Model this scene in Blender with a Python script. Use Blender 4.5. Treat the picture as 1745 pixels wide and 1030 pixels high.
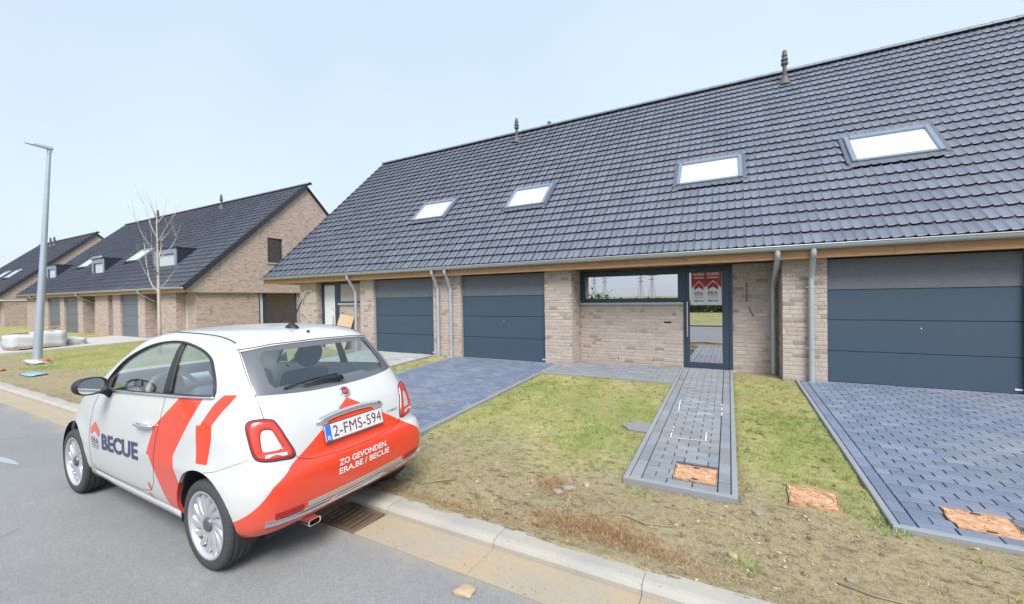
import bpy, bmesh, math, random
import numpy as np
from mathutils import Vector, Matrix
from mathutils.bvhtree import BVHTree
random.seed(7); rng = np.random.default_rng(7)
for o in list(bpy.data.objects): bpy.data.objects.remove(o)
scene = bpy.context.scene
col = scene.collection
R = math.radians

# ---------------------------------------------------------------- camera
def cam_axes(yaw, pitch, roll):
    f = Vector((-math.sin(yaw)*math.cos(pitch), math.cos(yaw)*math.cos(pitch), math.sin(pitch)))
    r = Vector((math.cos(yaw), math.sin(yaw), 0)); u = r.cross(f)
    return r*math.cos(roll)+u*math.sin(roll), -r*math.sin(roll)+u*math.cos(roll), f
cr, cu, cf = cam_axes(R(28.02), R(-.648), R(-.868))
cd = bpy.data.cameras.new('camera'); cam = bpy.data.objects.new('camera', cd); col.objects.link(cam)
cd.sensor_width = 36; cd.lens = 36*694.6/1745; cd.clip_start = .05; cd.clip_end = 4000
cam.matrix_world = Matrix(((cr.x, cu.x, -cf.x, 0), (cr.y, cu.y, -cf.y, 0), (cr.z, cu.z, -cf.z, 1.7694), (0, 0, 0, 1)))
scene.camera = cam

# ---------------------------------------------------------------- sky, sun, exposure
SUN_EL, SUN_AZ = 50, 145          # azimuth measured clockwise from +Y
w = bpy.data.worlds.new('World'); scene.world = w; w.use_nodes = True
nt = w.node_tree; nt.nodes.clear()
def N(t, **k):
    n = nt.nodes.new(t)
    for a, b in k.items(): setattr(n, a, b)
    return n
sky = N('ShaderNodeTexSky', sky_type='NISHITA', sun_disc=False, sun_elevation=R(SUN_EL), sun_rotation=R(SUN_AZ), air_density=1.0, dust_density=4.0, ozone_density=1.5)
tc = N('ShaderNodeTexCoord'); sp = N('ShaderNodeSeparateXYZ'); rp = N('ShaderNodeValToRGB')
nz = N('ShaderNodeTexNoise'); nz.inputs['Scale'].default_value = 1.6; nz.inputs['Detail'].default_value = 3
nt.links.new(tc.outputs['Generated'], sp.inputs[0]); nt.links.new(sp.outputs['Z'], rp.inputs[0])
nt.links.new(tc.outputs['Generated'], nz.inputs['Vector'])
e = rp.color_ramp.elements
e[0].position = 0.0; e[0].color = (.78, .85, .95, 1); e[1].position = .9; e[1].color = (.63, .78, .96, 1)
for p, c in ((.18, (.72, .84, .97, 1)), (.45, (.68, .81, .97, 1))):
    q = rp.color_ramp.elements.new(p); q.color = c
sc = N('ShaderNodeMix', data_type='RGBA', blend_type='MULTIPLY'); sc.inputs[0].default_value = 1
mr = N('ShaderNodeMapRange'); mr.inputs['From Min'].default_value = .3; mr.inputs['From Max'].default_value = .7; mr.inputs['To Min'].default_value = 3.7; mr.inputs['To Max'].default_value = 4.15
nt.links.new(nz.outputs['Fac'], mr.inputs['Value'])
nt.links.new(rp.outputs['Color'], sc.inputs[6]); nt.links.new(mr.outputs[0], sc.inputs[7])
mx = N('ShaderNodeMix', data_type='RGBA'); mx.inputs[0].default_value = .85
nt.links.new(sky.outputs[0], mx.inputs[6]); nt.links.new(sc.outputs[2], mx.inputs[7])
bg = N('ShaderNodeBackground'); bg.inputs['Strength'].default_value = .097
nt.links.new(mx.outputs[2], bg.inputs['Color'])
wo = N('ShaderNodeOutputWorld'); nt.links.new(bg.outputs[0], wo.inputs[0])
sd = bpy.data.lights.new('sun', 'SUN'); sd.energy = 1.5; sd.angle = R(28); sd.color = (1, .97, .92)
sun = bpy.data.objects.new('sun', sd); col.objects.link(sun)
saz = R(SUN_AZ); sel = R(SUN_EL)
sv = Vector((math.sin(saz)*math.cos(sel), math.cos(saz)*math.cos(sel), math.sin(sel)))
sun.rotation_euler = sv.to_track_quat('Z', 'Y').to_euler(); sun.location = sv*40
vs = scene.view_settings; vs.view_transform = 'Standard'; vs.look = 'None'; vs.gamma = 1; vs.use_curve_mapping = False
vs.exposure = 1.55

# ---------------------------------------------------------------- material helpers
class NT:
    def __init__(s, name):
        s.m = bpy.data.materials.new(name); s.m.use_nodes = True; s.t = s.m.node_tree; s.t.nodes.clear()
        s.out = s.n('ShaderNodeOutputMaterial')
    def n(s, t, **k):
        x = s.t.nodes.new(t)
        for a, b in k.items(): setattr(x, a, b)
        return x
    def l(s, a, b): s.t.links.new(a, b)
    def val(s, x, sock):
        if isinstance(x, (int, float)): sock.default_value = x
        elif isinstance(x, (tuple, list)): sock.default_value = (*x, 1) if len(x) == 3 and hasattr(sock.default_value, '__len__') and len(sock.default_value) == 4 else x
        else: s.l(x, sock)
    def math(s, op, a, b=0.0, clamp=False):
        m = s.n('ShaderNodeMath', operation=op, use_clamp=clamp); s.val(a, m.inputs[0]); s.val(b, m.inputs[1]); return m.outputs[0]
    def mix(s, f, a, b, blend='MIX'):
        m = s.n('ShaderNodeMix', data_type='RGBA', blend_type=blend); s.val(f, m.inputs[0]); s.val(a, m.inputs[6]); s.val(b, m.inputs[7]); return m.outputs[2]
    def coord(s, kind='Object'): return s.n('ShaderNodeTexCoord').outputs[kind]
    def noise(s, v, scale, detail=4, rough=.55, out='Fac'):
        t = s.n('ShaderNodeTexNoise'); t.inputs['Scale'].default_value = scale; t.inputs['Detail'].default_value = detail; t.inputs['Roughness'].default_value = rough
        s.l(v, t.inputs['Vector']); return t.outputs[out]
    def ramp(s, f, *stops):
        r = s.n('ShaderNodeValToRGB'); s.l(f, r.inputs[0]); e = r.color_ramp.elements
        while len(e) < len(stops): e.new(.5)
        for q, (p, c) in zip(e, stops):
            q.position = p; q.color = (*c, 1) if not isinstance(c, (int, float)) else (c, c, c, 1)
        return r.outputs['Color']
    def scale(s, v, xyz):
        m = s.n('ShaderNodeMapping'); m.inputs['Scale'].default_value = xyz; s.l(v, m.inputs['Vector']); return m.outputs[0]
    def bsdf(s, color, rough=.6, metal=0, spec=.5, bump=None, bstr=.3, bdist=.01, **k):
        b = s.n('ShaderNodeBsdfPrincipled'); s.val(color, b.inputs['Base Color']); s.val(rough, b.inputs['Roughness']); s.val(metal, b.inputs['Metallic']); s.val(spec, b.inputs['Specular IOR Level'])
        for a, v in k.items(): s.val(v, b.inputs[a])
        if bump is not None:
            q = s.n('ShaderNodeBump'); q.inputs['Strength'].default_value = bstr; q.inputs['Distance'].default_value = bdist; s.l(bump, q.inputs['Height']); s.l(q.outputs[0], b.inputs['Normal'])
        return b.outputs[0]
    def done(s, sh): s.l(sh, s.out.inputs[0]); return s.m
def rnd(s):
    """per piece random value: object random plus the 'tint' attribute of joined meshes"""
    oi = s.n('ShaderNodeObjectInfo').outputs['Random']; at = s.n('ShaderNodeAttribute', attribute_name='tint').outputs['Fac']
    return s.math('FRACT', s.math('ADD', oi, at))
def plain(name, c, rough=.5, metal=0, var=.12, sc=6, bump=.0, spec=.5, **k):
    s = NT(name); v = s.coord(); n = s.noise(v, sc, 5)
    cc = s.mix(n, tuple(max(0, x*(1-var)) for x in c), tuple(x*(1+var) for x in c))
    r = s.math('ADD', s.math('MULTIPLY', s.math('SUBTRACT', s.noise(v, sc*3, 3), .5), .25*rough), rough)
    return s.done(s.bsdf(cc, r, metal, spec, bump=s.noise(v, sc*25, 4) if bump else None, bstr=bump, **k))
M = {}
def m_asphalt():
    s = NT('asphalt'); v = s.coord()
    big = s.noise(v, .35, 4); fine = s.noise(v, 130, 3, .7); mid = s.noise(v, 9, 5)
    c = s.mix(big, (.178, .180, .182), (.228, .230, .231))
    c = s.mix(s.ramp(fine, (.42, 0.0), (.62, 1.0)), c, s.mix(1., c, (1.38, 1.38, 1.37), 'MULTIPLY'))
    c = s.mix(s.ramp(s.noise(s.scale(v, (1, 1, 1)), 210, 2, .5), (.30, 1.), (.40, 0.)), c, s.mix(1., c, (.55, .55, .56), 'MULTIPLY'))
    c = s.mix(s.math('MULTIPLY', s.ramp(mid, (.58, 0.), (.74, 1.)), .35), c, (.34, .325, .30))
    ly = s.n('ShaderNodeSeparateXYZ'); s.l(v, ly.inputs[0])
    dust = s.math('MULTIPLY', s.math('SUBTRACT', s.math('ADD', ly.outputs['Y'], s.math('MULTIPLY', s.math('SUBTRACT', s.noise(v, 2.2, 6, .65), .5), 1.1)), 1.92), 3.5, True)
    c = s.mix(s.math('MULTIPLY', dust, .55), c, (.36, .31, .235))
    pt = s.ramp(s.noise(s.scale(v, (.8, 1.6, 1)), .55, 3, .5), (.50, 0.), (.53, 1.)); c = s.mix(s.math('MULTIPLY', pt, .16), c, s.mix(1., c, (.72, .72, .73), 'MULTIPLY'))
    wear = s.math('MULTIPLY', s.ramp(s.noise(s.scale(v, (.5, 3.5, 1)), 1.2, 4), (.6, 0.), (.72, 1.)), .22)
    c = s.mix(wear, c, (.17, .17, .175))
    cr_ = s.n('ShaderNodeTexVoronoi', feature='DISTANCE_TO_EDGE'); cr_.inputs['Scale'].default_value = .32
    s.l(s.mix(.22, v, s.noise(v, 1.5, 3, out='Color')), cr_.inputs['Vector'])
    crack = s.math('MULTIPLY', s.math('LESS_THAN', cr_.outputs['Distance'], .0022), s.math('GREATER_THAN', s.noise(v, .5, 2), .54))
    c = s.mix(s.math('MULTIPLY', crack, .45), c, (.05, .05, .05))
    return s.done(s.bsdf(c, .85, bump=fine, bstr=.55, bdist=.004, spec=.3))
def m_concrete(name, a, b, sand=.0, sandc=(.42, .32, .20)):
    s = NT(name); v = s.coord(); r = rnd(s)
    c = s.mix(s.noise(v, 3, 5), a, b)
    c = s.mix(1., c, s.ramp(r, (0., (.96, .96, .96)), (1., (1.04, 1.04, 1.04))), 'MULTIPLY')
    f = s.noise(v, 90, 3, .7)
    c = s.mix(s.ramp(f, (.3, .25), (.5, 0.)), c, s.mix(1., c, (.5, .48, .45), 'MULTIPLY'))
    if sand:
        q = s.ramp(s.noise(v, 1.1, 6, .6), (.34, 0.), (.60, 1.))
        c = s.mix(s.math('MULTIPLY', q, sand), c, s.mix(s.noise(v, 24, 4), sandc, tuple(x*1.35 for x in sandc)))
        sp_ = s.ramp(s.noise(v, 46, 2, .5), (.27, 1.), (.33, 0.))
        c = s.mix(s.math('MULTIPLY', sp_, .6), c, (.09, .075, .06))
    return s.done(s.bsdf(c, .85, bump=f, bstr=.35, bdist=.004, spec=.3))
def m_soil():
    s = NT('lawn soil'); v = s.coord(); sx = s.n('ShaderNodeSeparateXYZ'); s.l(v, sx.inputs[0])
    g = s.n('ShaderNodeAttribute', attribute_name='grassy').outputs['Fac']
    f1 = s.noise(v, 26, 6, .65); f2 = s.noise(v, 3.1, 5, .6); f3 = s.noise(v, 110, 3, .7)
    f4 = s.noise(v, .8, 4, .6); f5 = s.noise(s.scale(v, (1.0, 1.9, 1)), 9, 6, .7); f6 = s.noise(v, 48, 5, .7)
    soil = s.mix(f2, (.29, .238, .146), (.44, .365, .24)); soil = s.mix(s.math('MULTIPLY', f4, .5), soil, (.295, .265, .150))
    dirt = s.math('MULTIPLY', s.ramp(f5, (.36, 1.), (.47, 0.)), s.ramp(f4, (.35, .25), (.62, .9)))
    soil = s.mix(dirt, soil, (.105, .078, .045))
    soil = s.mix(s.ramp(f6, (.35, .6), (.47, 0.)), soil, s.mix(1., soil, (.52, .48, .42), 'MULTIPLY')); soil = s.mix(s.ramp(f6, (.60, 0.), (.74, .5)), soil, (.50, .43, .30))
    dry = s.mix(f6, (.35, .302, .145), (.54, .47, .25))
    grn = s.mix(f6, (.16, .205, .058), (.34, .375, .135))
    grn = s.mix(s.ramp(s.math('ADD', s.math('MULTIPLY', f2, .5), s.math('MULTIPLY', f4, .5)), (.40, 0.), (.62, 1.)), grn, dry)
    k = s.ramp(s.math('ADD', g, s.math('ADD', s.math('MULTIPLY', s.math('SUBTRACT', f5, .5), 1.3), s.math('MULTIPLY', s.math('SUBTRACT', f6, .5), .7))), (.28, 0.), (.58, 1.))
    c = s.mix(k, soil, grn); c = s.mix(s.math('MULTIPLY', s.ramp(s.noise(v, 17, 6, .75), (.36, 1.), (.50, 0.)), .55), c, s.mix(1., c, (.42, .40, .36), 'MULTIPLY'))
    c = s.mix(s.ramp(f3, (.30, .45), (.46, 0.)), c, s.mix(1., c, (.45, .42, .38), 'MULTIPLY'))
    h = s.math('ADD', f1, s.math('MULTIPLY', f3, .6))
    return s.done(s.bsdf(c, .95, bump=h, bstr=.8, bdist=.02, spec=.12))
def m_blade(name, a, b, d):
    s = NT(name); t = s.n('ShaderNodeAttribute', attribute_name='tint').outputs['Fac']
    c = s.ramp(t, (0., a), (.5, b), (1., d))
    return s.done(s.bsdf(c, .7, spec=.25, **{'Subsurface Weight': 0.0}))
def m_brick():
    s = NT('brick face'); v = s.coord(); r = rnd(s); geo = s.n('ShaderNodeNewGeometry').outputs['Position']
    c = s.ramp(r, (0., (.315, .258, .224)), (.07, (.285, .230, .198)), (.12, (.385, .322, .282)), (.45, (.425, .360, .318)), (.75, (.455, .390, .347)), (.9, (.395, .328, .286)), (1., (.48, .416, .372)))
    n1 = s.noise(geo, 16, 5, .7); n2 = s.noise(geo, 70, 3, .6)
    c = s.mix(s.ramp(n1, (.30, .8), (.46, 0.)), c, s.mix(1., c, (.62, .58, .54), 'MULTIPLY'))
    c = s.mix(s.ramp(n2, (.55, 0.), (.75, .5)), c, (.50, .442, .398))
    return s.done(s.bsdf(c, .9, bump=s.math('ADD', n1, n2), bstr=.5, bdist=.006, spec=.2))
def m_brickwall():
    """brickwork too far off to build brick by brick"""
    s = NT('far brickwork'); v = s.n('ShaderNodeNewGeometry').outputs['Position']
    q = s.n('ShaderNodeSeparateXYZ'); s.l(v, q.inputs[0]); cb = s.n('ShaderNodeCombineXYZ')
    s.l(s.math('ADD', q.outputs['X'], q.outputs['Y']), cb.inputs[0]); s.l(q.outputs['Z'], cb.inputs[1])
    b = s.n('ShaderNodeTexBrick', offset=.37); s.l(cb.outputs[0], b.inputs['Vector'])
    for k_, x in (('Scale', 1), ('Mortar Size', .006), ('Brick Width', .22), ('Row Height', .075), ('Bias', 0), ('Mortar Smooth', .2)): b.inputs[k_].default_value = x
    b.inputs['Color1'].default_value = (.375, .292, .258, 1); b.inputs['Color2'].default_value = (.47, .377, .338, 1); b.inputs['Mortar'].default_value = (.44, .365, .328, 1)
    n1 = s.noise(s.scale(cb.outputs[0], (1, 3.5, 1)), 3.2, 5, .65); n2 = s.noise(s.scale(cb.outputs[0], (4.5, 13.3, 1)), 1.0, 1)
    c = s.mix(s.ramp(n2, (.36, .75), (.44, 0.)), b.outputs['Color'], s.mix(1., b.outputs['Color'], (.55, .52, .50), 'MULTIPLY'))
    c = s.mix(s.math('MULTIPLY', n1, .4), c, (.465, .370, .332))
    bm_ = s.math('SUBTRACT', 1., b.outputs['Fac'])
    return s.done(s.bsdf(c, .9, bump=bm_, bstr=.5, bdist=.01, spec=.2))
def m_paver(name, a, b):
    s = NT(name); v = s.n('ShaderNodeNewGeometry').outputs['Position']; r = rnd(s)
    c = s.mix(r, a, b); n1 = s.noise(v, 1.3, 5, .6); n2 = s.noise(v, 120, 3, .7)
    c = s.mix(s.math('MULTIPLY', s.ramp(n1, (.50, 0.), (.74, 1.)), .50), c, (.27, .25, .22)); n3 = s.noise(v, 5.5, 5, .7); c = s.mix(s.math('MULTIPLY', s.ramp(n3, (.34, .5), (.48, 0.)), .6), c, s.mix(1., c, (.62, .63, .66), 'MULTIPLY'))
    c = s.mix(s.ramp(n2, (.3, .4), (.5, 0.)), c, s.mix(1., c, (.6, .6, .6), 'MULTIPLY'))
    c = s.mix(s.math('MULTIPLY', s.math('GREATER_THAN', r, .96), .08), c, (.42, .43, .44))
    return s.done(s.bsdf(c, .62, bump=n2, bstr=.25, bdist=.003, spec=.5))
def m_tile():
    s = NT('roof tile'); r = rnd(s); v = s.n('ShaderNodeNewGeometry').outputs['Position']
    c = s.mix(r, (.115, .132, .174), (.158, .178, .228)); n = s.noise(v, 2.2, 5, .6)
    c = s.mix(s.math('MULTIPLY', n, .35), c, (.165, .18, .215)); st_ = s.noise(s.scale(v, (2.2, .25, .25)), 1.3, 5, .7); c = s.mix(s.math('MULTIPLY', s.ramp(st_, (.48, 0.), (.72, 1.)), .28), c, (.205, .21, .225))
    f = s.noise(v, 160, 3, .6)
    return s.done(s.bsdf(c, s.math('ADD', s.math('MULTIPLY', n, .22), .38), bump=f, bstr=.10, bdist=.003, spec=.5))
def m_wood(name, a, b, axis=(1.2, 14, 14)):
    s = NT(name); v = s.coord(); n = s.noise(s.scale(v, axis), 2.5, 6, .65); n2 = s.noise(s.scale(v, axis), .6, 3)
    c = s.mix(s.ramp(n, (.3, 0.), (.72, 1.)), a, b); c = s.mix(s.math('MULTIPLY', n2, .4), c, tuple(x*.7 for x in a))
    return s.done(s.bsdf(c, .6, bump=n, bstr=.2, bdist=.004, spec=.35))
def schlick(s):
    g = s.n('ShaderNodeNewGeometry'); d = s.n('ShaderNodeVectorMath', operation='DOT_PRODUCT'); s.l(g.outputs['Incoming'], d.inputs[0]); s.l(g.outputs['Normal'], d.inputs[1])
    c = s.math('SUBTRACT', 1.0, s.math('ABSOLUTE', d.outputs['Value']), True); return s.math('ADD', s.math('MULTIPLY', s.math('POWER', c, 5.0), .96), .04)
def m_glass(name, tint, refl, base=None, rough=.0):
    """reflecting window glass: mirror coat over a transparent (or solid) back"""
    s = NT(name); g = s.n('ShaderNodeBsdfGlossy'); g.inputs['Roughness'].default_value = rough; g.inputs['Color'].default_value = (.95, .97, 1, 1)
    if base is None:
        t = s.n('ShaderNodeBsdfTransparent'); t.inputs['Color'].default_value = (*tint, 1); back = t.outputs[0]
    else: back = s.bsdf(base, .6)
    f = s.math('ADD', s.math('MULTIPLY', schlick(s), 1-refl), refl, True)
    m = s.n('ShaderNodeMixShader'); s.l(f, m.inputs[0]); s.l(back, m.inputs[1]); s.l(g.outputs[0], m.inputs[2])
    return s.done(m.outputs[0])
def m_door(name, c, dust):
    s = NT(name); v = s.coord(); n = s.noise(s.scale(v, (3.0, 1, 1.0)), 2.6, 7, .72); n2 = s.noise(s.scale(v, (7, 1, 4)), 2.6, 3)
    k = s.math('MULTIPLY', s.ramp(n, (.15, .35), (.80, 1.)), dust)
    cc = s.mix(k, c, (.17, .18, .195) if dust > .5 else (.12, .135, .155)); cc = s.mix(s.math('MULTIPLY', s.ramp(n2, (.66, 0.), (.72, 1.)), dust*.55), cc, (.05, .055, .068))
    return s.done(s.bsdf(cc, s.math('ADD', .38, s.math('MULTIPLY', k, .35)), spec=.5, bump=s.noise(v, 300, 2), bstr=.06, bdist=.002))
M['asphalt'] = m_asphalt()
M['gutter_conc'] = m_concrete('gutter concrete', (.31, .287, .245), (.385, .36, .31), .88, (.365, .272, .165))
M['kerb'] = m_concrete('kerb concrete', (.31, .305, .29), (.40, .393, .375), .35, (.42, .37, .28))
M['pale_conc'] = m_concrete('pale concrete', (.42, .42, .41), (.52, .52, .51))
M['soil'] = m_soil()
M['grass'] = m_blade('grass blade', (.45, .38, .18), (.31, .325, .105), (.10, .185, .038))
M['tuft'] = m_blade('lush grass blade', (.36, .42, .12), (.19, .35, .07), (.11, .26, .045))
M['straw'] = m_blade('dead straw', (.19, .090, .042), (.35, .195, .095), (.54, .41, .24)); M['litter'] = m_blade('dry plant litter', (.12, .085, .045), (.27, .225, .115), (.50, .42, .26))
M['brick'] = m_brick(); M['brickwall'] = m_brickwall()
M['mortar'] = plain('mortar', (.43, .375, .332), .95, var=.12, sc=20, bump=.3, spec=.15)
M['paver'] = m_paver('blue grey paver', (.125, .155, .225), (.180, .213, .290)); M['paver_grey'] = m_paver('grey paver', (.195, .212, .238), (.262, .278, .302))
M['paver_pale'] = m_paver('pale grey paver', (.36, .36, .36), (.46, .46, .46))
M['edging'] = m_concrete('paving edge concrete', (.22, .235, .262), (.29, .305, .328))
M['bedding'] = plain('joint sand', (.050, .055, .066), .95); M['sandbed'] = plain('kerb joint sand', (.26, .225, .165), .95, var=.3, sc=20); M['lidgrey'] = plain('weathered grey concrete', (.22, .225, .235), .9, var=.2, sc=18, bump=.4)
M['tile'] = m_tile(); M['verge'] = plain('dark verge tile', (.028, .032, .042), .5, var=.2); M['underlay'] = plain('roof underlay', (.012, .013, .016), .9)
M['zinc'] = plain('zinc', (.43, .465, .485), .42, .35, var=.15, sc=3)
M['lead'] = plain('lead flashing', (.105, .118, .15), .55, .2, var=.2, sc=5)
M['wood'] = m_wood('cedar board', (.31, .165, .075), (.49, .295, .15))
M['ply'] = m_wood('plywood', (.50, .37, .22), (.62, .49, .32), (6, 6, 1))
M['door_blue'] = m_door('garage panel blue grey', (.034, .062, .098), .16)
M['door_dust'] = m_door('dusty garage panel', (.062, .080, .104), .7)
M['frame'] = plain('anthracite aluminium', (.036, .058, .092), .42, .2, var=.12, sc=4)
M['stone_sill'] = plain('blue stone', (.36, .40, .42), .6, var=.12, sc=12)
M['pane'] = m_glass('window pane', (.30, .33, .36), .68)
M['pane_dark'] = m_glass('dark window pane', (.45, .47, .50), .30)
M['sky_pane'] = m_glass('roof window pane', (0, 0, 0), .45, (.88, .89, .90))
M['velux'] = plain('roof window cladding', (.21, .255, .325), .38, .3, var=.1, sc=4)
M['white_door'] = plain('white door', (.62, .635, .65), .5, var=.05)
M['blind'] = plain('white blind', (.78, .77, .74), .8, var=.05)
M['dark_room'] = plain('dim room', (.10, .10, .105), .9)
M['room_wall'] = plain('room plaster', (.42, .42, .40), .9)
M['black'] = plain('black plastic', (.018, .018, .02), .5, var=.2)
M['dormer'] = plain('dormer cladding dark', (.012, .016, .030), .6, var=.2, sc=4)
M['dormer_front'] = plain('dormer front grey', (.20, .235, .29), .5, var=.12, sc=4)
M['clad'] = m_wood('weathered gable board', (.34, .30, .26), (.46, .42, .37), (2, 2, 16))
M['vent'] = plain('vent pipe', (.10, .09, .095), .6, var=.3)
M['steel'] = plain('brushed steel', (.62, .63, .64), .28, .9, var=.06)
M['chrome'] = plain('chrome', (.82, .83, .85), .08, 1, var=.02)
M['lamp'] = plain('galvanised pole', (.40, .45, .53), .42, .45, var=.12, sc=3)
M['bark'] = plain('pale bark', (.44, .40, .35), .85, var=.3, sc=14, bump=.4)
M['stone'] = plain('rubble stone', (.46, .36, .24), .9, var=.25, sc=14, bump=.6)
M['stone_grey'] = plain('grey rubble', (.31, .285, .25), .9, var=.25, sc=14, bump=.6)
M['twig'] = plain('dry twig', (.30, .22, .14), .9, var=.3, sc=20)
M['film'] = plain('white plastic film', (.54, .545, .55), .35, var=.08, sc=8)
M['blue_film'] = plain('blue plastic film', (.22, .38, .46), .4, var=.15)
M['orange_rag'] = plain('orange plastic scrap', (.44, .15, .08), .6, var=.2)
M['timber'] = m_wood('raw timber', (.50, .33, .16), (.66, .47, .26), (4, 4, 20))
def m_rust():
    s = NT('rusty cover'); v = s.coord(); n = s.noise(v, 14, 6, .65); n2 = s.noise(v, 55, 3)
    c = s.ramp(n, (.30, (.30, .15, .08)), (.45, (.46, .255, .145)), (.60, (.56, .36, .23)), (.76, (.64, .53, .42)))
    c = s.mix(s.ramp(n2, (.33, .8), (.42, 0.)), c, (.10, .055, .03))
    return s.done(s.bsdf(c, .9, bump=n2, bstr=.6, bdist=.006, spec=.2))
M['rust'] = m_rust()
M['iron'] = plain('rusty cast iron', (.19, .13, .085), .8, .2, var=.4, sc=14, bump=.5)
M['paint'] = plain('worn chalk line', (.62, .635, .65), .9, var=.15, sc=30)
M['paint_faint'] = plain('faint road paint', (.34, .35, .36), .9, var=.2, sc=30)
M['hedge'] = m_blade('hedge leaf', (.05, .07, .025), (.07, .10, .03), (.10, .12, .045))
M['pylon'] = plain('haze tinted pylon steel', (.33, .33, .38), .6, .3)  # distance haze painted into the pylon colour: lighter, lower contrast

# ---------------------------------------------------------------- mesh helpers
class MB:
    def __init__(s): s.v = []; s.f = []; s.mi = []; s.t = []
    def add(s, verts, faces, mi=0, tint=None):
        o = len(s.v); s.v += [tuple(p) for p in verts]; s.f += [tuple(i+o for i in f) for f in faces]; s.mi += [mi]*len(faces)
        s.t += [0.0 if tint is None else tint]*len(faces); return s
    def box(s, a, b, mi=0, tint=None):
        (x0, y0, z0), (x1, y1, z1) = a, b
        return s.add([(x0, y0, z0), (x1, y0, z0), (x1, y1, z0), (x0, y1, z0), (x0, y0, z1), (x1, y0, z1), (x1, y1, z1), (x0, y1, z1)],
                     [(3, 2, 1, 0), (4, 5, 6, 7), (0, 1, 5, 4), (1, 2, 6, 5), (2, 3, 7, 6), (3, 0, 4, 7)], mi, tint)
    def bbox(s, a, b, c=.004, mi=0, tint=None):
        """box with chamfered top rim (z up)"""
        (x0, y0, z0), (x1, y1, z1) = a, b
        return s.add([(x0, y0, z0), (x1, y0, z0), (x1, y1, z0), (x0, y1, z0), (x0, y0, z1-c), (x1, y0, z1-c), (x1, y1, z1-c), (x0, y1, z1-c), (x0+c, y0+c, z1), (x1-c, y0+c, z1), (x1-c, y1-c, z1), (x0+c, y1-c, z1)],
                     [(0, 1, 5, 4), (1, 2, 6, 5), (2, 3, 7, 6), (3, 0, 4, 7), (4, 5, 9, 8), (5, 6, 10, 9), (6, 7, 11, 10), (7, 4, 8, 11), (8, 9, 10, 11)], mi, tint)
    def prism(s, pts, axis, a, b, mi=0):
        n = len(pts)
        def P(p, h): return {'x': (h, p[0], p[1]), 'y': (p[0], h, p[1]), 'z': (p[0], p[1], h)}[axis]
        vs_ = [P(p, a) for p in pts]+[P(p, b) for p in pts]
        return s.add(vs_, [tuple(range(n)), tuple(range(2*n-1, n-1, -1))]+[(i+n, (i+1) % n+n, (i+1) % n, i) for i in range(n)], mi)
    def tube(s, pts, rad, n=8, mi=0, cap=True, closed=False, tint=None):
        pts = [Vector(p) for p in pts]; rads = rad if isinstance(rad, (list, tuple)) else [rad]*len(pts); o = len(s.v); up = None; L = len(pts)
        for i, p in enumerate(pts):
            a = pts[i-1] if i else (pts[-1] if closed else pts[0]); b = pts[i+1] if i < L-1 else (pts[0] if closed else pts[-1])
            t = (b-a).normalized()
            if up is None: up = Vector((0, 0, 1)) if abs(t.z) < .9 else Vector((1, 0, 0))
            x = up.cross(t)
            if x.length < 1e-5: x = Vector((0, 1, 0)).cross(t)
            x.normalize(); y = t.cross(x); up = y
            for k in range(n):
                q = 2*math.pi*k/n; s.v.append(tuple(p+x*math.cos(q)*rads[i]+y*math.sin(q)*rads[i]))
        F = []
        for i in range(L if closed else L-1):
            j = (i+1) % L
            for k in range(n): F.append((o+i*n+k, o+i*n+(k+1) % n, o+j*n+(k+1) % n, o+j*n+k))
        if cap and not closed: F += [tuple(o+k for k in range(n-1, -1, -1)), tuple(o+(L-1)*n+k for k in range(n))]
        s.f += F; s.mi += [mi]*len(F); s.t += [0.0 if tint is None else tint]*len(F); return s
    def lathe(s, prof, n=24, axis='z', c=(0, 0, 0), mi=0, closed=False):
        o = len(s.v); L = len(prof)
        for (r_, h) in prof:
            for k in range(n):
                q = 2*math.pi*k/n; a, b = r_*math.cos(q), r_*math.sin(q)
                p = (a, b, h) if axis == 'z' else (a, h, b) if axis == 'y' else (h, a, b)
                s.v.append((p[0]+c[0], p[1]+c[1], p[2]+c[2]))
        F = []
        for i in range(L if closed else L-1):
            j = (i+1) % L
            for k in range(n): F.append((o+i*n+k, o+i*n+(k+1) % n, o+j*n+(k+1) % n, o+j*n+k))
        s.f += F; s.mi += [mi]*len(F); s.t += [0.0]*len(F); return s
    def mesh(s, name):
        me = bpy.data.meshes.new(name); me.from_pydata(s.v, [], s.f)
        if any(s.mi): me.polygons.foreach_set('material_index', s.mi)
        if any(s.t):
            at = me.attributes.new('tint', 'FLOAT', 'FACE'); at.data.foreach_set('value', s.t)
        me.update(); return me
    def build(s, name, mats, parent=None, smooth=False, fix=True):
        me = s.mesh(name)
        if fix:
            b = bmesh.new(); b.from_mesh(me); bmesh.ops.recalc_face_normals(b, faces=b.faces); b.to_mesh(me); b.free()
        return obj(name, me, mats, parent, smooth)
def obj(name, me, mats, parent=None, smooth=False):
    o = bpy.data.objects.new(name, me); col.objects.link(o)
    for m in (mats if isinstance(mats, (list, tuple)) else [mats]):
        if m and len(me.materials) < (len(mats) if isinstance(mats, (list, tuple)) else 1): me.materials.append(M[m] if isinstance(m, str) else m)
    if smooth == 'auto':
        me.polygons.foreach_set('use_smooth', [True]*len(me.polygons)); me.set_sharp_from_angle(angle=R(35))
    elif smooth: me.polygons.foreach_set('use_smooth', [True]*len(me.polygons))
    if parent: o.parent = parent
    return o
def tag(o, label=None, cat=None, group=None, kind=None):
    if label: o['label'] = label
    if cat: o['category'] = cat
    if group: o['group'] = group
    if kind: o['kind'] = kind
    return o
def empty(name, loc, rz=0):
    o = bpy.data.objects.new(name, None); col.objects.link(o); o.location = loc; o.rotation_euler = (0, 0, rz); o.empty_display_size = .2; return o
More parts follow.
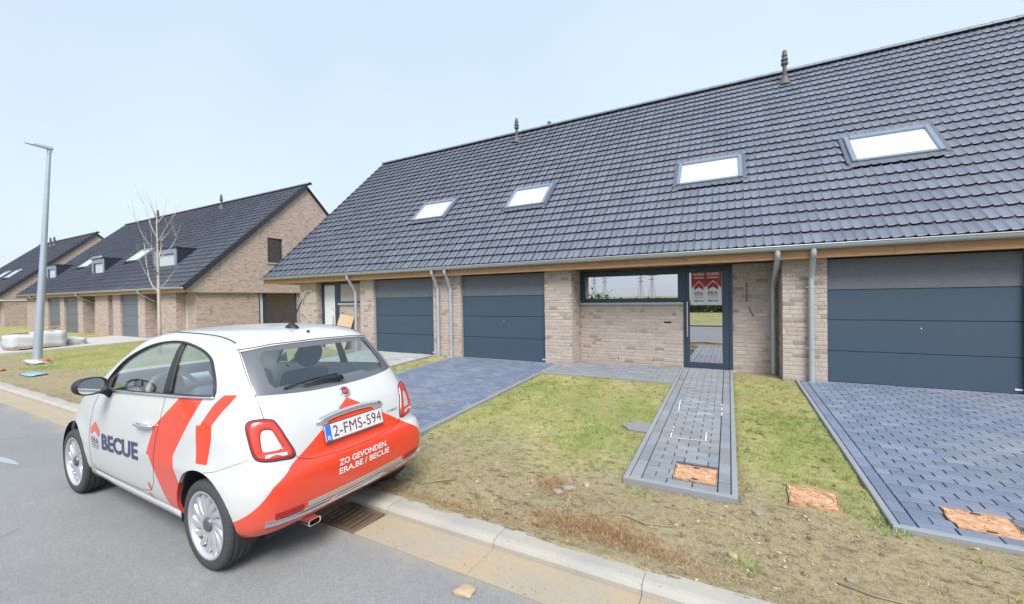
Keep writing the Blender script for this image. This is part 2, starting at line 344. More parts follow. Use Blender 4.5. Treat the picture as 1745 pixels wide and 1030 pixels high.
def inst(name, me, parent, loc=(0, 0, 0), rot=None):
    o = bpy.data.objects.new(name, me); col.objects.link(o); o.parent = parent; o.location = loc
    if rot: o.rotation_euler = rot
    return o
def sstep(a, b, x): t = np.clip((x-a)/(b-a), 0, 1); return t*t*(3-2*t)
def vnoise(x, y, s, seed=0):
    """cheap smooth value noise on arrays"""
    x = np.asarray(x)*s+seed*17.13; y = np.asarray(y)*s+seed*7.77
    xi, yi = np.floor(x), np.floor(y); fx, fy = x-xi, y-yi; fx = fx*fx*(3-2*fx); fy = fy*fy*(3-2*fy)
    def h(a, b): t = np.sin(a*127.1+b*311.7+seed*3.1)*43758.5453; return t-np.floor(t)
    return (h(xi, yi)*(1-fx)+h(xi+1, yi)*fx)*(1-fy)+(h(xi, yi+1)*(1-fx)+h(xi+1, yi+1)*fx)*fy
def fbm(x, y, s, seed=0): return (vnoise(x, y, s, seed)+.5*vnoise(x, y, s*2.1, seed+1)+.25*vnoise(x, y, s*4.3, seed+2))/1.75
def gz(x, y):
    """ground height in front of the houses"""
    x = np.asarray(x, float); y = np.asarray(y, float)
    z = .042+(.232-.042)*np.clip((y-2.62)/6.1, 0, 1.0)
    return z-.10*np.clip((-14-x)/6, 0, 1)*np.clip((y-2.62)/2, 0, 1)
ROAD = .035

# ================================================================ GROUND
CAM = Vector((0, 0, 1.77))
def sheet(name, xs, ys, zf, mat, gf=None):
    X, Y = np.meshgrid(xs, ys); Z = zf(X, Y); nx, ny = len(xs), len(ys)
    V = np.stack([X, Y, Z], -1).reshape(-1, 3); i = np.arange(nx*ny).reshape(ny, nx)
    F = np.stack([i[:-1, :-1], i[:-1, 1:], i[1:, 1:], i[1:, :-1]], -1).reshape(-1, 4)
    me = bpy.data.meshes.new(name); me.from_pydata(V.tolist(), [], F.tolist())
    if gf is not None:
        a = me.attributes.new('grassy', 'FLOAT', 'POINT'); a.data.foreach_set('value', gf(X, Y).astype(np.float32).ravel())
    me.update(); return obj(name, me, mat, smooth=True)
tag(sheet('ground', np.linspace(-1500, 1500, 7), np.linspace(-1500, 1500, 7), lambda x, y: x*0-.12, 'soil', lambda x, y: x*0+.75), 'flat green field reaching to the horizon', 'field', kind='structure')
tag(sheet('road', np.array([-420., -60, -12, 0, 8, 60]), np.array([-5.6, -2, 0, 2.08]), lambda x, y: x*0+ROAD, 'asphalt'), 'light grey asphalt street with worn surface', 'road', kind='structure')
tag(sheet('field', np.concatenate([np.linspace(-300, 200, 60)]), np.concatenate([np.linspace(-5.9, -60, 30)[::-1]]), lambda x, y: .05+.05*fbm(x, y, .3, 5), 'soil', lambda x, y: .62+.25*fbm(x, y, .2, 9)), 'green field on the other side of the street', 'field', kind='structure')
# areas (x0, x1, y0, y1) that are paved
DR3 = (1.01, 4.30, 3.78, 8.62); DR2 = (-6.28, -3.38, 3.86, 8.62); PATH = (-.87, .055, 3.74, 9.10); CROSS = (-3.38, -.87, 7.63, 9.10); DR1 = (-9.55, -6.93, 3.9, 8.62)
H2DR = (-27.0, -22.35, 2.9, 9.4)
PAVED = [DR3, DR2, PATH, CROSS, DR1, H2DR]
def in_paved(x, y, g=0.0):
    m = np.zeros(np.shape(x), bool)
    for (a, b, c, d) in PAVED: m |= (x > a-g) & (x < b+g) & (y > c-g) & (y < d+g)
    return m
def grassy(x, y):
    """how grassy the lawn is, 0 bare soil .. 1 green"""
    g = .12+.62*sstep(2.9, 5.6, y+.9*(fbm(x, y, .9, 3)-.5)*2)
    g = g+.75*(fbm(x, y, .75, 11)-.52)+.35*(fbm(x, y, 3.0, 21)-.5)
    g = g-.55*sstep(8.15, 8.6, y)*(x > .05)
    far = sstep(-10, -13.5, x); g = g*(1-far)+far*(.86*sstep(3.1, 4.6, y+1.2*(fbm(x, y, .6, 31)-.5))+.12*(fbm(x, y, .8, 33)-.5))
    return np.clip(g, 0, 1)
def lawn_z(x, y):
    near = (x > -13.5) & (x < 6.2)
    b = (fbm(x, y, 5, 2)-.5)*.030+(fbm(x, y, 17, 4)-.5)*.014
    b = b*sstep(2.60, 2.95, y)+(1-sstep(2.58, 2.80, y))*(.030+.045*(fbm(x, y, 6, 44)-.5)+.035*(fbm(x, y, 1.3, 45)-.5))-(1-sstep(2.53, 2.585, y))*.035+.035*np.exp(-((x+.75)**2+(y-2.95)**2)/.10)*sstep(2.6, 2.8, y)
    z = gz(x, y)+np.where(near, b, 0)
    z = z-.05*in_paved(x, y, -.02)
    return z
xs = np.concatenate([np.linspace(-400, -70, 12), np.linspace(-60, -14, 60), np.linspace(-13.5, -8, 60), np.linspace(-7.95, 6.2, 260), np.linspace(7, 60, 20)])
ys = np.concatenate([np.array([2.53, 2.55, 2.57, 2.59, 2.61, 2.63, 2.65]), np.linspace(2.68, 8.75, 90), np.array([9.2, 10, 14, 20, 40, 90, 200])])
tag(sheet('lawn', xs, ys, lawn_z, 'soil', grassy), 'patchy young lawn with bare sandy soil in front of the houses', 'lawn', kind='structure')

# kerb and gutter in one metre lengths
kerb = empty('kerb', (0, 0, 0)); tag(kerb, 'pale concrete kerb between the street and the lawn', 'kerb', kind='structure')
k = MB(); L = .996
prof = [(2.42, -.05), (2.42, .050), (2.432, .066), (2.452, .075), (2.48, .079), (2.61, .070), (2.625, .058), (2.625, -.05)]
k.prism(prof, 'x', 0, L); km = k.mesh('kerb_stone'); km.materials.append(M['kerb'])
channel = empty('gutter_channel', (0, 0, 0)); tag(channel, 'sand covered concrete gutter strip along the kerb', 'gutter', kind='structure')
g = MB(); g.add([(0, 2.082, -.1), (L, 2.082, -.1), (L, 2.418, -.1), (0, 2.418, -.1), (0, 2.082, .039), (L, 2.082, .039), (L, 2.418, .018), (0, 2.418, .018)], [(3, 2, 1, 0), (4, 5, 6, 7), (0, 1, 5, 4), (1, 2, 6, 5), (2, 3, 7, 6), (3, 0, 4, 7)])
gm = g.mesh('gutter_slab'); gm.materials.append(M['gutter_conc'])
for i in range(-62, 9):
    x = i-.46
    inst('kerb_stone', km, kerb, (x, 0, random.uniform(-.003, .003)), (0, random.uniform(-.002, .002), 0))
    if i == -2:                       # the drain sits here: short slabs either side
        o = inst('gutter_slab', gm, channel, (-2.465, 0, 0)); o.scale.x = 1.006
        continue
    if i == -3:
        o = inst('gutter_slab', gm, channel, (-3.46, 0, 0)); o.scale.x = .574
        continue
    inst('gutter_slab', gm, channel, (x, 0, random.uniform(-.002, .002)))
tag(MB().box((-420, 2.05, -.10), (60, 2.66, -.012)).build('kerb_bed', 'sandbed'), 'sandy bedding below the kerb and gutter joints', 'bedding', kind='structure')
# drain grate
dr = empty('storm_drain', (-2.68, 2.235, .010)); tag(dr, 'rusty slotted iron drain grate in the gutter behind the car', 'drain grate')
m = MB(); x0, x1, y0, y1 = -.205, .205, -.145, .165; t = .03
for a, b in (((x0, y0), (x1, y0+t)), ((x0, y1-t), (x1, y1)), ((x0, y0+t), (x0+t, y1-t)), ((x1-t, y0+t), (x1, y1-t))): m.box((*a, -.06), (*b, .022))
m.build('frame', 'iron', dr)
for i in range(6):
    cx = x0+.058+i*.0585
    m = MB(); m.add([(cx-.012, y0+t, -.03), (cx+.012, y0+t, -.03), (cx+.012, y1-t, -.03), (cx-.012, y1-t, -.03), (cx-.009, y0+t, .016), (cx+.009, y0+t, .016), (cx+.009, y1-t, .016), (cx-.009, y1-t, .016)], [(3, 2, 1, 0), (4, 5, 6, 7), (0, 1, 5, 4), (1, 2, 6, 5), (2, 3, 7, 6), (3, 0, 4, 7)])
    m.build('bar', 'iron', dr)
MB().box((x0, y0, -.011), (x1, y1, -.006)).build('pit', 'underlay', dr)

# ---- paving, stone by stone
SL = math.atan(.19/6.1)
def unit_paver():
    m = MB(); m.bbox((-.5, -.5, -.055), (.5, .5, 0), .0); me = MB()
    lx, ly, c = .2000, .0920, .0030
    me.bbox((-lx/2, -ly/2, -.055), (lx/2, ly/2, 0), c); return me
def pave(name, label, cat, rect, mat, holes=(), borders='lr', edge='lrf', lift=.03, singles=300):
    x0, x1, y0, y1 = rect; root = empty(name, (0, 0, 0)); tag(root, label, cat, kind='structure')
    P = []    # x, y, length, width, turned
    ax0, ax1, ay0 = x0, x1, y0
    E_ = .05
    ed = MB()
    def zt(x, y): return float(gz(x, y))+lift
    def slab(xa, xb, ya, yb):
        m = MB(); c = .006; za, zb = zt((xa+xb)/2, ya)+.004, zt((xa+xb)/2, yb)+.004
        m.add([(xa, ya, za-.12), (xb, ya, za-.12), (xb, yb, zb-.12), (xa, yb, zb-.12), (xa, ya, za-c), (xb, ya, za-c), (xb, yb, zb-c), (xa, yb, zb-c), (xa+c, ya+c, za), (xb-c, ya+c, za), (xb-c, yb-c, zb), (xa+c, yb-c, zb)],
              [(0, 1, 5, 4), (1, 2, 6, 5), (2, 3, 7, 6), (3, 0, 4, 7), (4, 5, 9, 8), (5, 6, 10, 9), (6, 7, 11, 10), (7, 4, 8, 11), (8, 9, 10, 11)])
        m.build('edging_stone', 'edging', root)
    def run(a, b):
        n = max(1, round((b-a)/1.0)); return [(a+(b-a)*i/n+.002, a+(b-a)*(i+1)/n-.002) for i in range(n)]
    if 'f' in edge:
        for a, b in run(x0, x1): slab(a, b, y0, y0+E_-.002)
        ay0 += E_
    if 'l' in edge:
        for a, b in run(ay0, y1): slab(x0, x0+E_-.002, a, b)
        ax0 += E_
    if 'r' in edge:
        for a, b in run(ay0, y1): slab(x1-E_+.002, x1, a, b)
        ax1 -= E_
    for side in borders:
        bx = ax0+.052 if side == 'l' else ax1-.052; y = ay0+.105
        while y+.1 < y1: P.append((bx, y, .2055, .0985, 1)); y += .2105
    if 'l' in borders: ax0 += .104
    if 'r' in borders: ax1 -= .104
    y = ay0+.052; i = 0
    while y+.05 <= y1:
        x = ax0-(.105 if i % 2 else 0)
        while x < ax1-.01:
            a, b = max(x, ax0), min(x+.2105, ax1)
            if b-a > .03: P.append(((a+b)/2, y, b-a-.005, .0985, 0))
            x += .2105
        y += .1035; i += 1
    def hole(p):
        hx = p[2]/2 if not p[4] else p[3]/2; hy = p[3]/2 if not p[4] else p[2]/2
        return any(a-hx*.55 < p[0] < b+hx*.55 and c-hy*.55 < p[1] < d+hy*.55 for a, b, c, d in holes)
    Q = []
    for p in P:
        hit_ = None
        for hh in holes:
            a, b, c, d = hh; hx, hy = (p[3]/2, p[2]/2) if p[4] else (p[2]/2, p[3]/2)
            if p[0]+hx > a+.004 and p[0]-hx < b-.004 and min(p[1]+hy, d)-max(p[1]-hy, c) > (.02 if not p[4] else .01): hit_ = hh
        if hit_ is None: Q.append(p); continue
        a, b, c, d = hit_
        if p[4]: continue
        x_0, x_1 = p[0]-p[2]/2, p[0]+p[2]/2; ya, yb = p[1]-p[3]/2, p[1]+p[3]/2
        if a-.006-x_0 > .025: Q.append(((x_0+a-.006)/2, p[1], a-.006-x_0, p[3], 0))
        if x_1-b-.006 > .025: Q.append(((x_1+b+.006)/2, p[1], x_1-b-.006, p[3], 0))
    P = Q
    P.sort(key=lambda p: (p[0]**2+p[1]**2)); base = unit_paver().mesh('paver'); base.materials.append(M[mat])
    rest = MB()
    for n, (x, y, l, wd, tr) in enumerate(P):
        z = zt(x, y)+random.gauss(0, .0012)
        if n < singles:
            o = inst('paver', base, root, (x, y, z), (SL+random.gauss(0, .004), random.gauss(0, .005), math.pi/2 if tr else 0))
            if tr: o.rotation_euler = Matrix.Rotation(SL, 3, 'X').to_4x4().to_3x3().to_euler() if False else (0, -SL, math.pi/2)
            o.scale.x = l/.2055
        else:
            hx, hy = (wd/2-.0033, l/2-.0028) if tr else (l/2-.0028, wd/2-.0033); c = .003; s_ = math.tan(SL)
            v = [(x+sx*hx, y+sy*hy, z-.05) for sx, sy in ((-1, -1), (1, -1), (1, 1), (-1, 1))]
            v += [(x+sx*hx, y+sy*hy, z-c+sy*hy*s_) for sx, sy in ((-1, -1), (1, -1), (1, 1), (-1, 1))]
            v += [(x+sx*(hx-c), y+sy*(hy-c), z+sy*hy*s_) for sx, sy in ((-1, -1), (1, -1), (1, 1), (-1, 1))]
            rest.add(v, [(0, 1, 5, 4), (1, 2, 6, 5), (2, 3, 7, 6), (3, 0, 4, 7), (4, 5, 9, 8), (5, 6, 10, 9), (6, 7, 11, 10), (7, 4, 8, 11), (8, 9, 10, 11)], 0, random.random())
    if rest.v: tag(rest.build('paver', mat, root, fix=False), kind='stuff')
    b = MB(); za, zb = zt(x0, y0)-.014, zt(x0, y1)-.014
    b.add([(x0+.01, y0+.01, za), (x1-.01, y0+.01, za), (x1-.01, y1, zb), (x0+.01, y1, zb)], [(0, 1, 2, 3)]); b.build('bedding', 'bedding', root)
    return root
pave('driveway', 'wide blue grey paved driveway of the garage beside the glazed door', 'driveway', DR3, 'paver', [(1.40, 1.765, 3.93, 4.25)])
pave('driveway', 'blue grey paved driveway beside the white car', 'driveway', DR2, 'paver')
MH1 = (-.462, -.106, 3.925, 4.235)
pth = pave('garden_path', 'narrow blue grey paved path leading to the glazed front door', 'path', PATH, 'paver_grey', [MH1])
pave('garden_path', 'short paved strip running along the brick wall below the long window', 'path', CROSS, 'paver_grey', edge='f', borders='')
pave('driveway', 'pale grey paved driveway at the far garage door', 'driveway', DR1, 'paver_pale', singles=60)
m = MB(); a, b, c, d = H2DR
m.add([(x, y, float(gz(x, y))+.02) for x, y in ((a, c), (b, c), (b, 9.4), (a, 9.4))]+[(x, y, float(gz(x, y))-.1) for x, y in ((a, c), (b, c), (b, 9.4), (a, 9.4))], [(0, 1, 2, 3), (0, 4, 5, 1), (1, 5, 6, 2), (3, 2, 6, 7), (0, 3, 7, 4)])
tag(m.build('concrete_driveway', 'pale_conc'), 'pale concrete driveway in front of the neighbouring house', 'driveway', kind='structure')
# chalk outlines on the path
for pts in ([(-.65, 6.52), (-.10, 6.50), (-.095, 5.95), (-.615, 5.92), (-.65, 6.52)], [(-.607, 5.29), (-.60, 4.90), (-.237, 4.945), (-.243, 5.23)]):
    m = MB()
    for (xa, ya), (xb, yb) in zip(pts[:-1], pts[1:]):
        d = Vector((xb-xa, yb-ya)); nrm = Vector((-d.y, d.x)).normalized()*.006; steps = 7
        for q in range(steps):
            if random.random() < .14: continue
            p0 = Vector((xa, ya))+d*(q/steps); p1 = Vector((xa, ya))+d*((q+.97)/steps)
            z0 = float(gz(p0.x, p0.y))+.0335; z1 = float(gz(p1.x, p1.y))+.0335
            m.add([(p0.x-nrm.x, p0.y-nrm.y, z0), (p1.x-nrm.x, p1.y-nrm.y, z1), (p1.x+nrm.x, p1.y+nrm.y, z1), (p0.x+nrm.x, p0.y+nrm.y, z0)], [(0, 1, 2, 3)])
    m.build('chalk_line', 'paint', pth, fix=False)
# inspection covers
def cover(x0, x1, y0, y1, lift, label, rough_edge=0.0, round_=False, skew=0.0):
    cx, cy = (x0+x1)/2, (y0+y1)/2; root = empty('inspection_cover', (cx, cy, float(gz(cx, cy))+lift)); root.rotation_euler = (SL, 0, skew)
    hx, hy = (x1-x0)/2, (y1-y0)/2; n = 28; pts = []
    for i in range(n):
        t = i/n*4; sd_ = int(t); q = (t-sd_)*2-1
        p = [(q, -1), (1, q), (-q, 1), (-1, -q)][sd_]; j = 1+random.uniform(-rough_edge, rough_edge*.3)
        pts.append((p[0]*hx*j, p[1]*hy*j))
    m = MB(); m.prism([(x*.955, y*.95) for x, y in pts], 'z', -.05, -.003); m.build('plate', 'rust', root)
    rim = MB(); rim.add([(*p, -.05) for p in pts]+[(*p, .002) for p in pts]+[(x*.975, y*.97, .002) for x, y in pts]+[(x*.975, y*.97, -.05) for x, y in pts], [(r_*n+i, r_*n+(i+1) % n, (r_+1)*n+(i+1) % n, (r_+1)*n+i) for r_ in range(3) for i in range(n)]); rim.build('rim', 'rust', root)
    if round_:
        m = MB(); m.lathe([(hy*.80, .0), (hy*.82, .006), (hy*.90, .006), (hy*.92, .0)], 28); o = m.build('ring', 'rust', root, True); o.scale.x = hx/hy
    else:
        m = MB()
        for s_ in (-1, 1): m.bbox((-.025, s_*hy*.78-.008, -.002), (.025, s_*hy*.78+.008, .004), .002)
        m.build('lifting_slot', 'black', root)
    tag(root, label, 'manhole cover'); return root
cover(*MH1, .031, 'square rusty inspection cover set in the narrow path', .02)
cover(.42, .755, 3.885, 4.20, .022, 'rusty inspection cover with round lid in the grass strip beside the path', .04, True, -.06)
cover(1.395, 1.765, 3.93, 4.25, .031, 'ragged rusty inspection cover set in the wide driveway', .10, False, -.04)
m = MB(); pts = [(.20*math.cos(a)*(1+.10*math.sin(3*a)+.05*math.sin(7*a)), .17*math.sin(a)*(1+.06*math.cos(5*a))) for a in [i*2*math.pi/24 for i in range(24)]]
m.prism(pts, 'z', -.04, .0); o = m.build('concrete_lid', 'lidgrey'); o.location = (-.98, 5.17, float(gz(-.98, 5.17))+.022); o.rotation_euler = (SL, 0, .25)
tag(o, 'flat grey concrete lid lying in the grass against the path', 'lid')

# ---- grass blades, tufts, straw (uncountable)
def blades(name, label, X, Y, H, W, T, mat, cat='grass', lean=.6, zoff=0, flat=1.0):
    n = len(X); Z = lawn_z(X, Y)-.004+zoff; a = rng.uniform(0, 2*np.pi, n); b = rng.uniform(0, 2*np.pi, n); ln = rng.uniform(.1, 1, n)*lean*H
    V = np.empty((n, 3, 3)); dx, dy = np.cos(a)*W/2, np.sin(a)*W/2
    V[:, 0] = np.stack([X-dx, Y-dy, Z], -1); V[:, 1] = np.stack([X+dx, Y+dy, Z], -1); V[:, 2] = np.stack([X+np.cos(b)*ln, Y+np.sin(b)*ln, Z+flat*H*np.sqrt(np.clip(1-(ln/H)**2*.6, .05, 1))], -1)
    me = bpy.data.meshes.new(name); me.vertices.add(n*3); me.vertices.foreach_set('co', V.ravel()); me.loops.add(n*3); me.loops.foreach_set('vertex_index', np.arange(n*3)); me.polygons.add(n); me.polygons.foreach_set('loop_start', np.arange(n)*3)
    at = me.attributes.new('tint', 'FLOAT', 'FACE'); at.data.foreach_set('value', T.astype(np.float32)); me.update()
    return tag(obj(name, me, mat), label, cat, kind='stuff')
def scatter(n, x0, x1, y0, y1, dens, gap=.0):
    X = rng.uniform(x0, x1, n); Y = rng.uniform(y0, y1, n); k_ = (rng.uniform(0, 1, n) < dens(X, Y)) & ~in_paved(X, Y, gap); return X[k_], Y[k_]
X, Y = scatter(420000, -7.5, 4.5, 2.66, 8.6, lambda x, y: np.clip((grassy(x, y)-.28)*1.25, .02, 1)*np.clip(1.25-.10*np.hypot(x, y), .25, 1))
G = grassy(X, Y); n = len(X)
blades('grass', 'short yellow green grass of the front lawn', X, Y, rng.uniform(.010, .036, n)*(.55+.7*G), rng.uniform(.003, .006, n), np.clip(.20+.60*(G-.35)+rng.normal(0, .24, n)+.5*(fbm(X, Y, 1.3, 41)-.5), 0, 1), 'grass')
X, Y = scatter(90000, -24, -7.5, 2.7, 8.4, lambda x, y: np.clip((grassy(x, y)-.2)*1.1, 0, 1)); n = len(X)
blades('grass', 'grass of the lawn beyond the car', X, Y, rng.uniform(.015, .04, n), rng.uniform(.008, .014, n), np.clip(.42+rng.normal(0, .2, n), 0, 1), 'grass')
# clumps: short mossy grass grows in small cushions of one tone
C_ = 5200; cx, cy = scatter(C_*4, -7.2, 4.4, 2.8, 8.55, lambda x, y: np.clip((grassy(x, y)-.18)*.62, .015, .6), .01); nc = len(cx); per = 34
cg = grassy(cx, cy); ct = np.clip(.30+.5*(cg-.4)+rng.normal(0, .27, nc), 0, 1); cr_ = rng.gamma(3.0, .0125, nc); chh = rng.uniform(.014, .040, nc)
i_ = np.repeat(np.arange(nc), per); aa = rng.uniform(0, 2*np.pi, nc*per); rr = np.sqrt(rng.uniform(0, 1, nc*per))*cr_[i_]
X, Y = cx[i_]+rr*np.cos(aa)*1.25, cy[i_]+rr*np.sin(aa); k_ = ~in_paved(X, Y, .0) & (Y > 2.62); X, Y, i_ = X[k_], Y[k_], i_[k_]; n = len(X)
blades('grass', 'small cushions of grass dotted over the front lawn', X, Y, chh[i_]*rng.uniform(.5, 1.1, n), rng.uniform(.005, .009, n), np.clip(ct[i_]+rng.normal(0, .08, n), 0, 1), 'grass', lean=.9)
# lush tufts
tx, ty = [], []
for (cx, cy, r_, q) in ((-1.42, 4.86, .17, 500), (-1.52, 4.42, .24, 500), (-1.15, 5.9, .30, 500), (-1.35, 6.35, .25, 350), (-1.0, 4.35, .2, 260), (-2.0, 4.6, .3, 260), (.25, 7.4, .2, 200), (.5, 6.2, .35, 350), (.85, 5.4, .25, 260), (.35, 4.9, .25, 260), (.9, 3.95, .12, 220), (.98, 3.75, .1, 160), (-2.9, 6.6, .35, 240), (-2.4, 3.9, .3, 120), (.05, 2.95, .09, 110), (1.75, 3.62, .12, 130), (-.7, 3.55, .1, 90), (-1.05, 3.95, .14, 160), (-15.9, 3.9, .5, 900), (-16.4, 3.7, .4, 600)):
    a = rng.uniform(0, 2*np.pi, q); rr = r_*np.sqrt(rng.uniform(0, 1, q)); tx.append(cx+rr*np.cos(a)*1.4); ty.append(cy+rr*np.sin(a))
X, Y = np.concatenate(tx), np.concatenate(ty); k_ = ~in_paved(X, Y, .0); X, Y = X[k_], Y[k_]; n = len(X)
blades('grass_tuft', 'lush bright green grass tufts scattered over the lawn', X, Y, rng.uniform(.02, .055, n), rng.uniform(.004, .008, n), np.clip(rng.normal(.5, .25, n), 0, 1), 'tuft', lean=.8)
# dead straw along the kerb and on the bare strip
tx, ty = [], []
for (cx, cy, rx, ry, q) in ((-.95, 2.88, .42, .11, 3200), (-.70, 2.82, .5, .08, 1500), (-1.35, 3.3, .25, .10, 500), (-.55, 2.74, .45, .06, 600), (-1.9, 2.72, .7, .05, 700), (-1.40, 3.42, .13, .10, 800), (-2.3, 2.7, .5, .04, 250), (.3, 2.75, .6, .07, 350), (-.6, 3.1, .6, .25, 420), (.4, 3.2, 1.0, .35, 420), (-2.2, 3.2, .9, .35, 420), (1.4, 3.3, .7, .3, 250)):
    tx.append(cx+rng.normal(0, rx*.6, q)); ty.append(np.maximum(cy+rng.normal(0, ry*.6, q), 2.66))
X, Y = np.concatenate(tx), np.concatenate(ty); k_ = ~in_paved(X, Y, .0); X, Y = X[k_], Y[k_]; n = len(X)
blades('straw', 'brown dead straw and roots along the kerb', X, Y, rng.uniform(.02, .085, n), rng.uniform(.0025, .0055, n), np.clip(rng.normal(.5, .28, n), 0, 1), 'straw', 'straw', lean=1.2, flat=.65)

# flat dry litter and moss on the bare strip
X, Y = scatter(110000, -6.5, 4.6, 2.57, 5.6, lambda x, y: np.clip(1.0-grassy(x, y)*1.5, .06, 1)*np.clip(fbm(x, y, 2.2, 61)*2.2-.55, .05, 1)); n = len(X)
blades('plant_litter', 'flat brown plant litter on the bare strip by the kerb', X, Y, rng.uniform(.008, .045, n), rng.uniform(.003, .007, n), np.clip(rng.normal(.40, .30, n), 0, 1), 'litter', 'litter', lean=1.3, flat=.4)
# small clods
def clods(name, label, X, Y, S, mat):
    V, F, T = [], [], []
    base = [(1, 0, 0), (-1, 0, 0), (0, 1, 0), (0, -1, 0), (0, 0, .8), (0, 0, -.6)]; fc = [(0, 2, 4), (2, 1, 4), (1, 3, 4), (3, 0, 4), (2, 0, 5), (1, 2, 5), (3, 1, 5), (0, 3, 5)]
    Z = lawn_z(X, Y)
    for x, y, z, s_ in zip(X, Y, Z, S):
        o_ = len(V); a = random.random()*6.28; ca, sa = math.cos(a), math.sin(a)
        for p in base:
            q = [c*s_*random.uniform(.55, 1.2) for c in p]; V.append((x+q[0]*ca-q[1]*sa, y+q[0]*sa+q[1]*ca, z+q[2]*.8+s_*.2))
        F += [tuple(i+o_ for i in f_) for f_ in fc]; T += [random.random()]*8
    me = bpy.data.meshes.new(name); me.from_pydata(V, [], F); at = me.attributes.new('tint', 'FLOAT', 'FACE'); at.data.foreach_set('value', T); me.update()
    tag(obj(name, me, mat), label, 'soil', kind='stuff')
X, Y = scatter(9000, -6.5, 4.6, 2.58, 5.2, lambda x, y: np.clip(.9-grassy(x, y)*1.6, .03, 1)*np.clip(fbm(x, y, 1.6, 71)*2.4-.8, .02, 1)); n = len(X)
clods('soil_clods', 'small crumbs of soil on the bare strip', X, Y, rng.gamma(2.0, .0038, n)+.003, 'litter')
# ================================================================ HOUSES
M['far_door'] = plain('grey garage panel', (.115, .130, .152), .5, var=.12, sc=3); M['pane_clear'] = m_glass('clear window pane', (.92, .93, .94), .10)
YE, ZE, YR_, ZR = 8.29, 2.58, 13.94, 8.05
TH = math.atan2(ZR-ZE, YR_-YE); CT, ST = math.cos(TH), math.sin(TH); SLEN = math.hypot(YR_-YE, ZR-ZE)
PITCH, ROW = .1395, .309
WAVE = [(0, .006), (.05, .001), (.25, .0), (.50, .001), (.74, .008), (.90, .021), (.975, .026)]
def tile_geo(fine=True):
    """double pan tile, local x across, y up the slope, z out of the roof; origin at its lower left corner"""
    wv = WAVE if fine else WAVE[::2]
    pts = [(u*PITCH, h) for u, h in wv]+[(u*PITCH+PITCH, h) for u, h in wv]
    pts = [(x+.0005, h) for x, h in pts]; pts[-1] = (2*PITCH-.004, pts[-1][1])
    n = len(pts); v = []
    v += [(x, .075, h+.026) for x, h in pts]         # underside of the nose
    v += [(x, .004, h+.034) for x, h in pts]         # lower lip
    v += [(x, -.001, h+.039) for x, h in pts]        # upper lip
    v += [(x, .010, h+.043) for x, h in pts]
    v += [(x, .335, h-.002) for x, h in pts]
    f = []
    for r_ in range(4):
        for i in range(n-1): f.append((r_*n+i, r_*n+i+1, (r_+1)*n+i+1, (r_+1)*n+i))
    return v, f
def roof_pt(dz, x, s, nrm):
    return (x, YE+s*CT-nrm*ST, ZE+dz+s*ST+nrm*CT)
def slope_of(y): return (y-YE)/CT
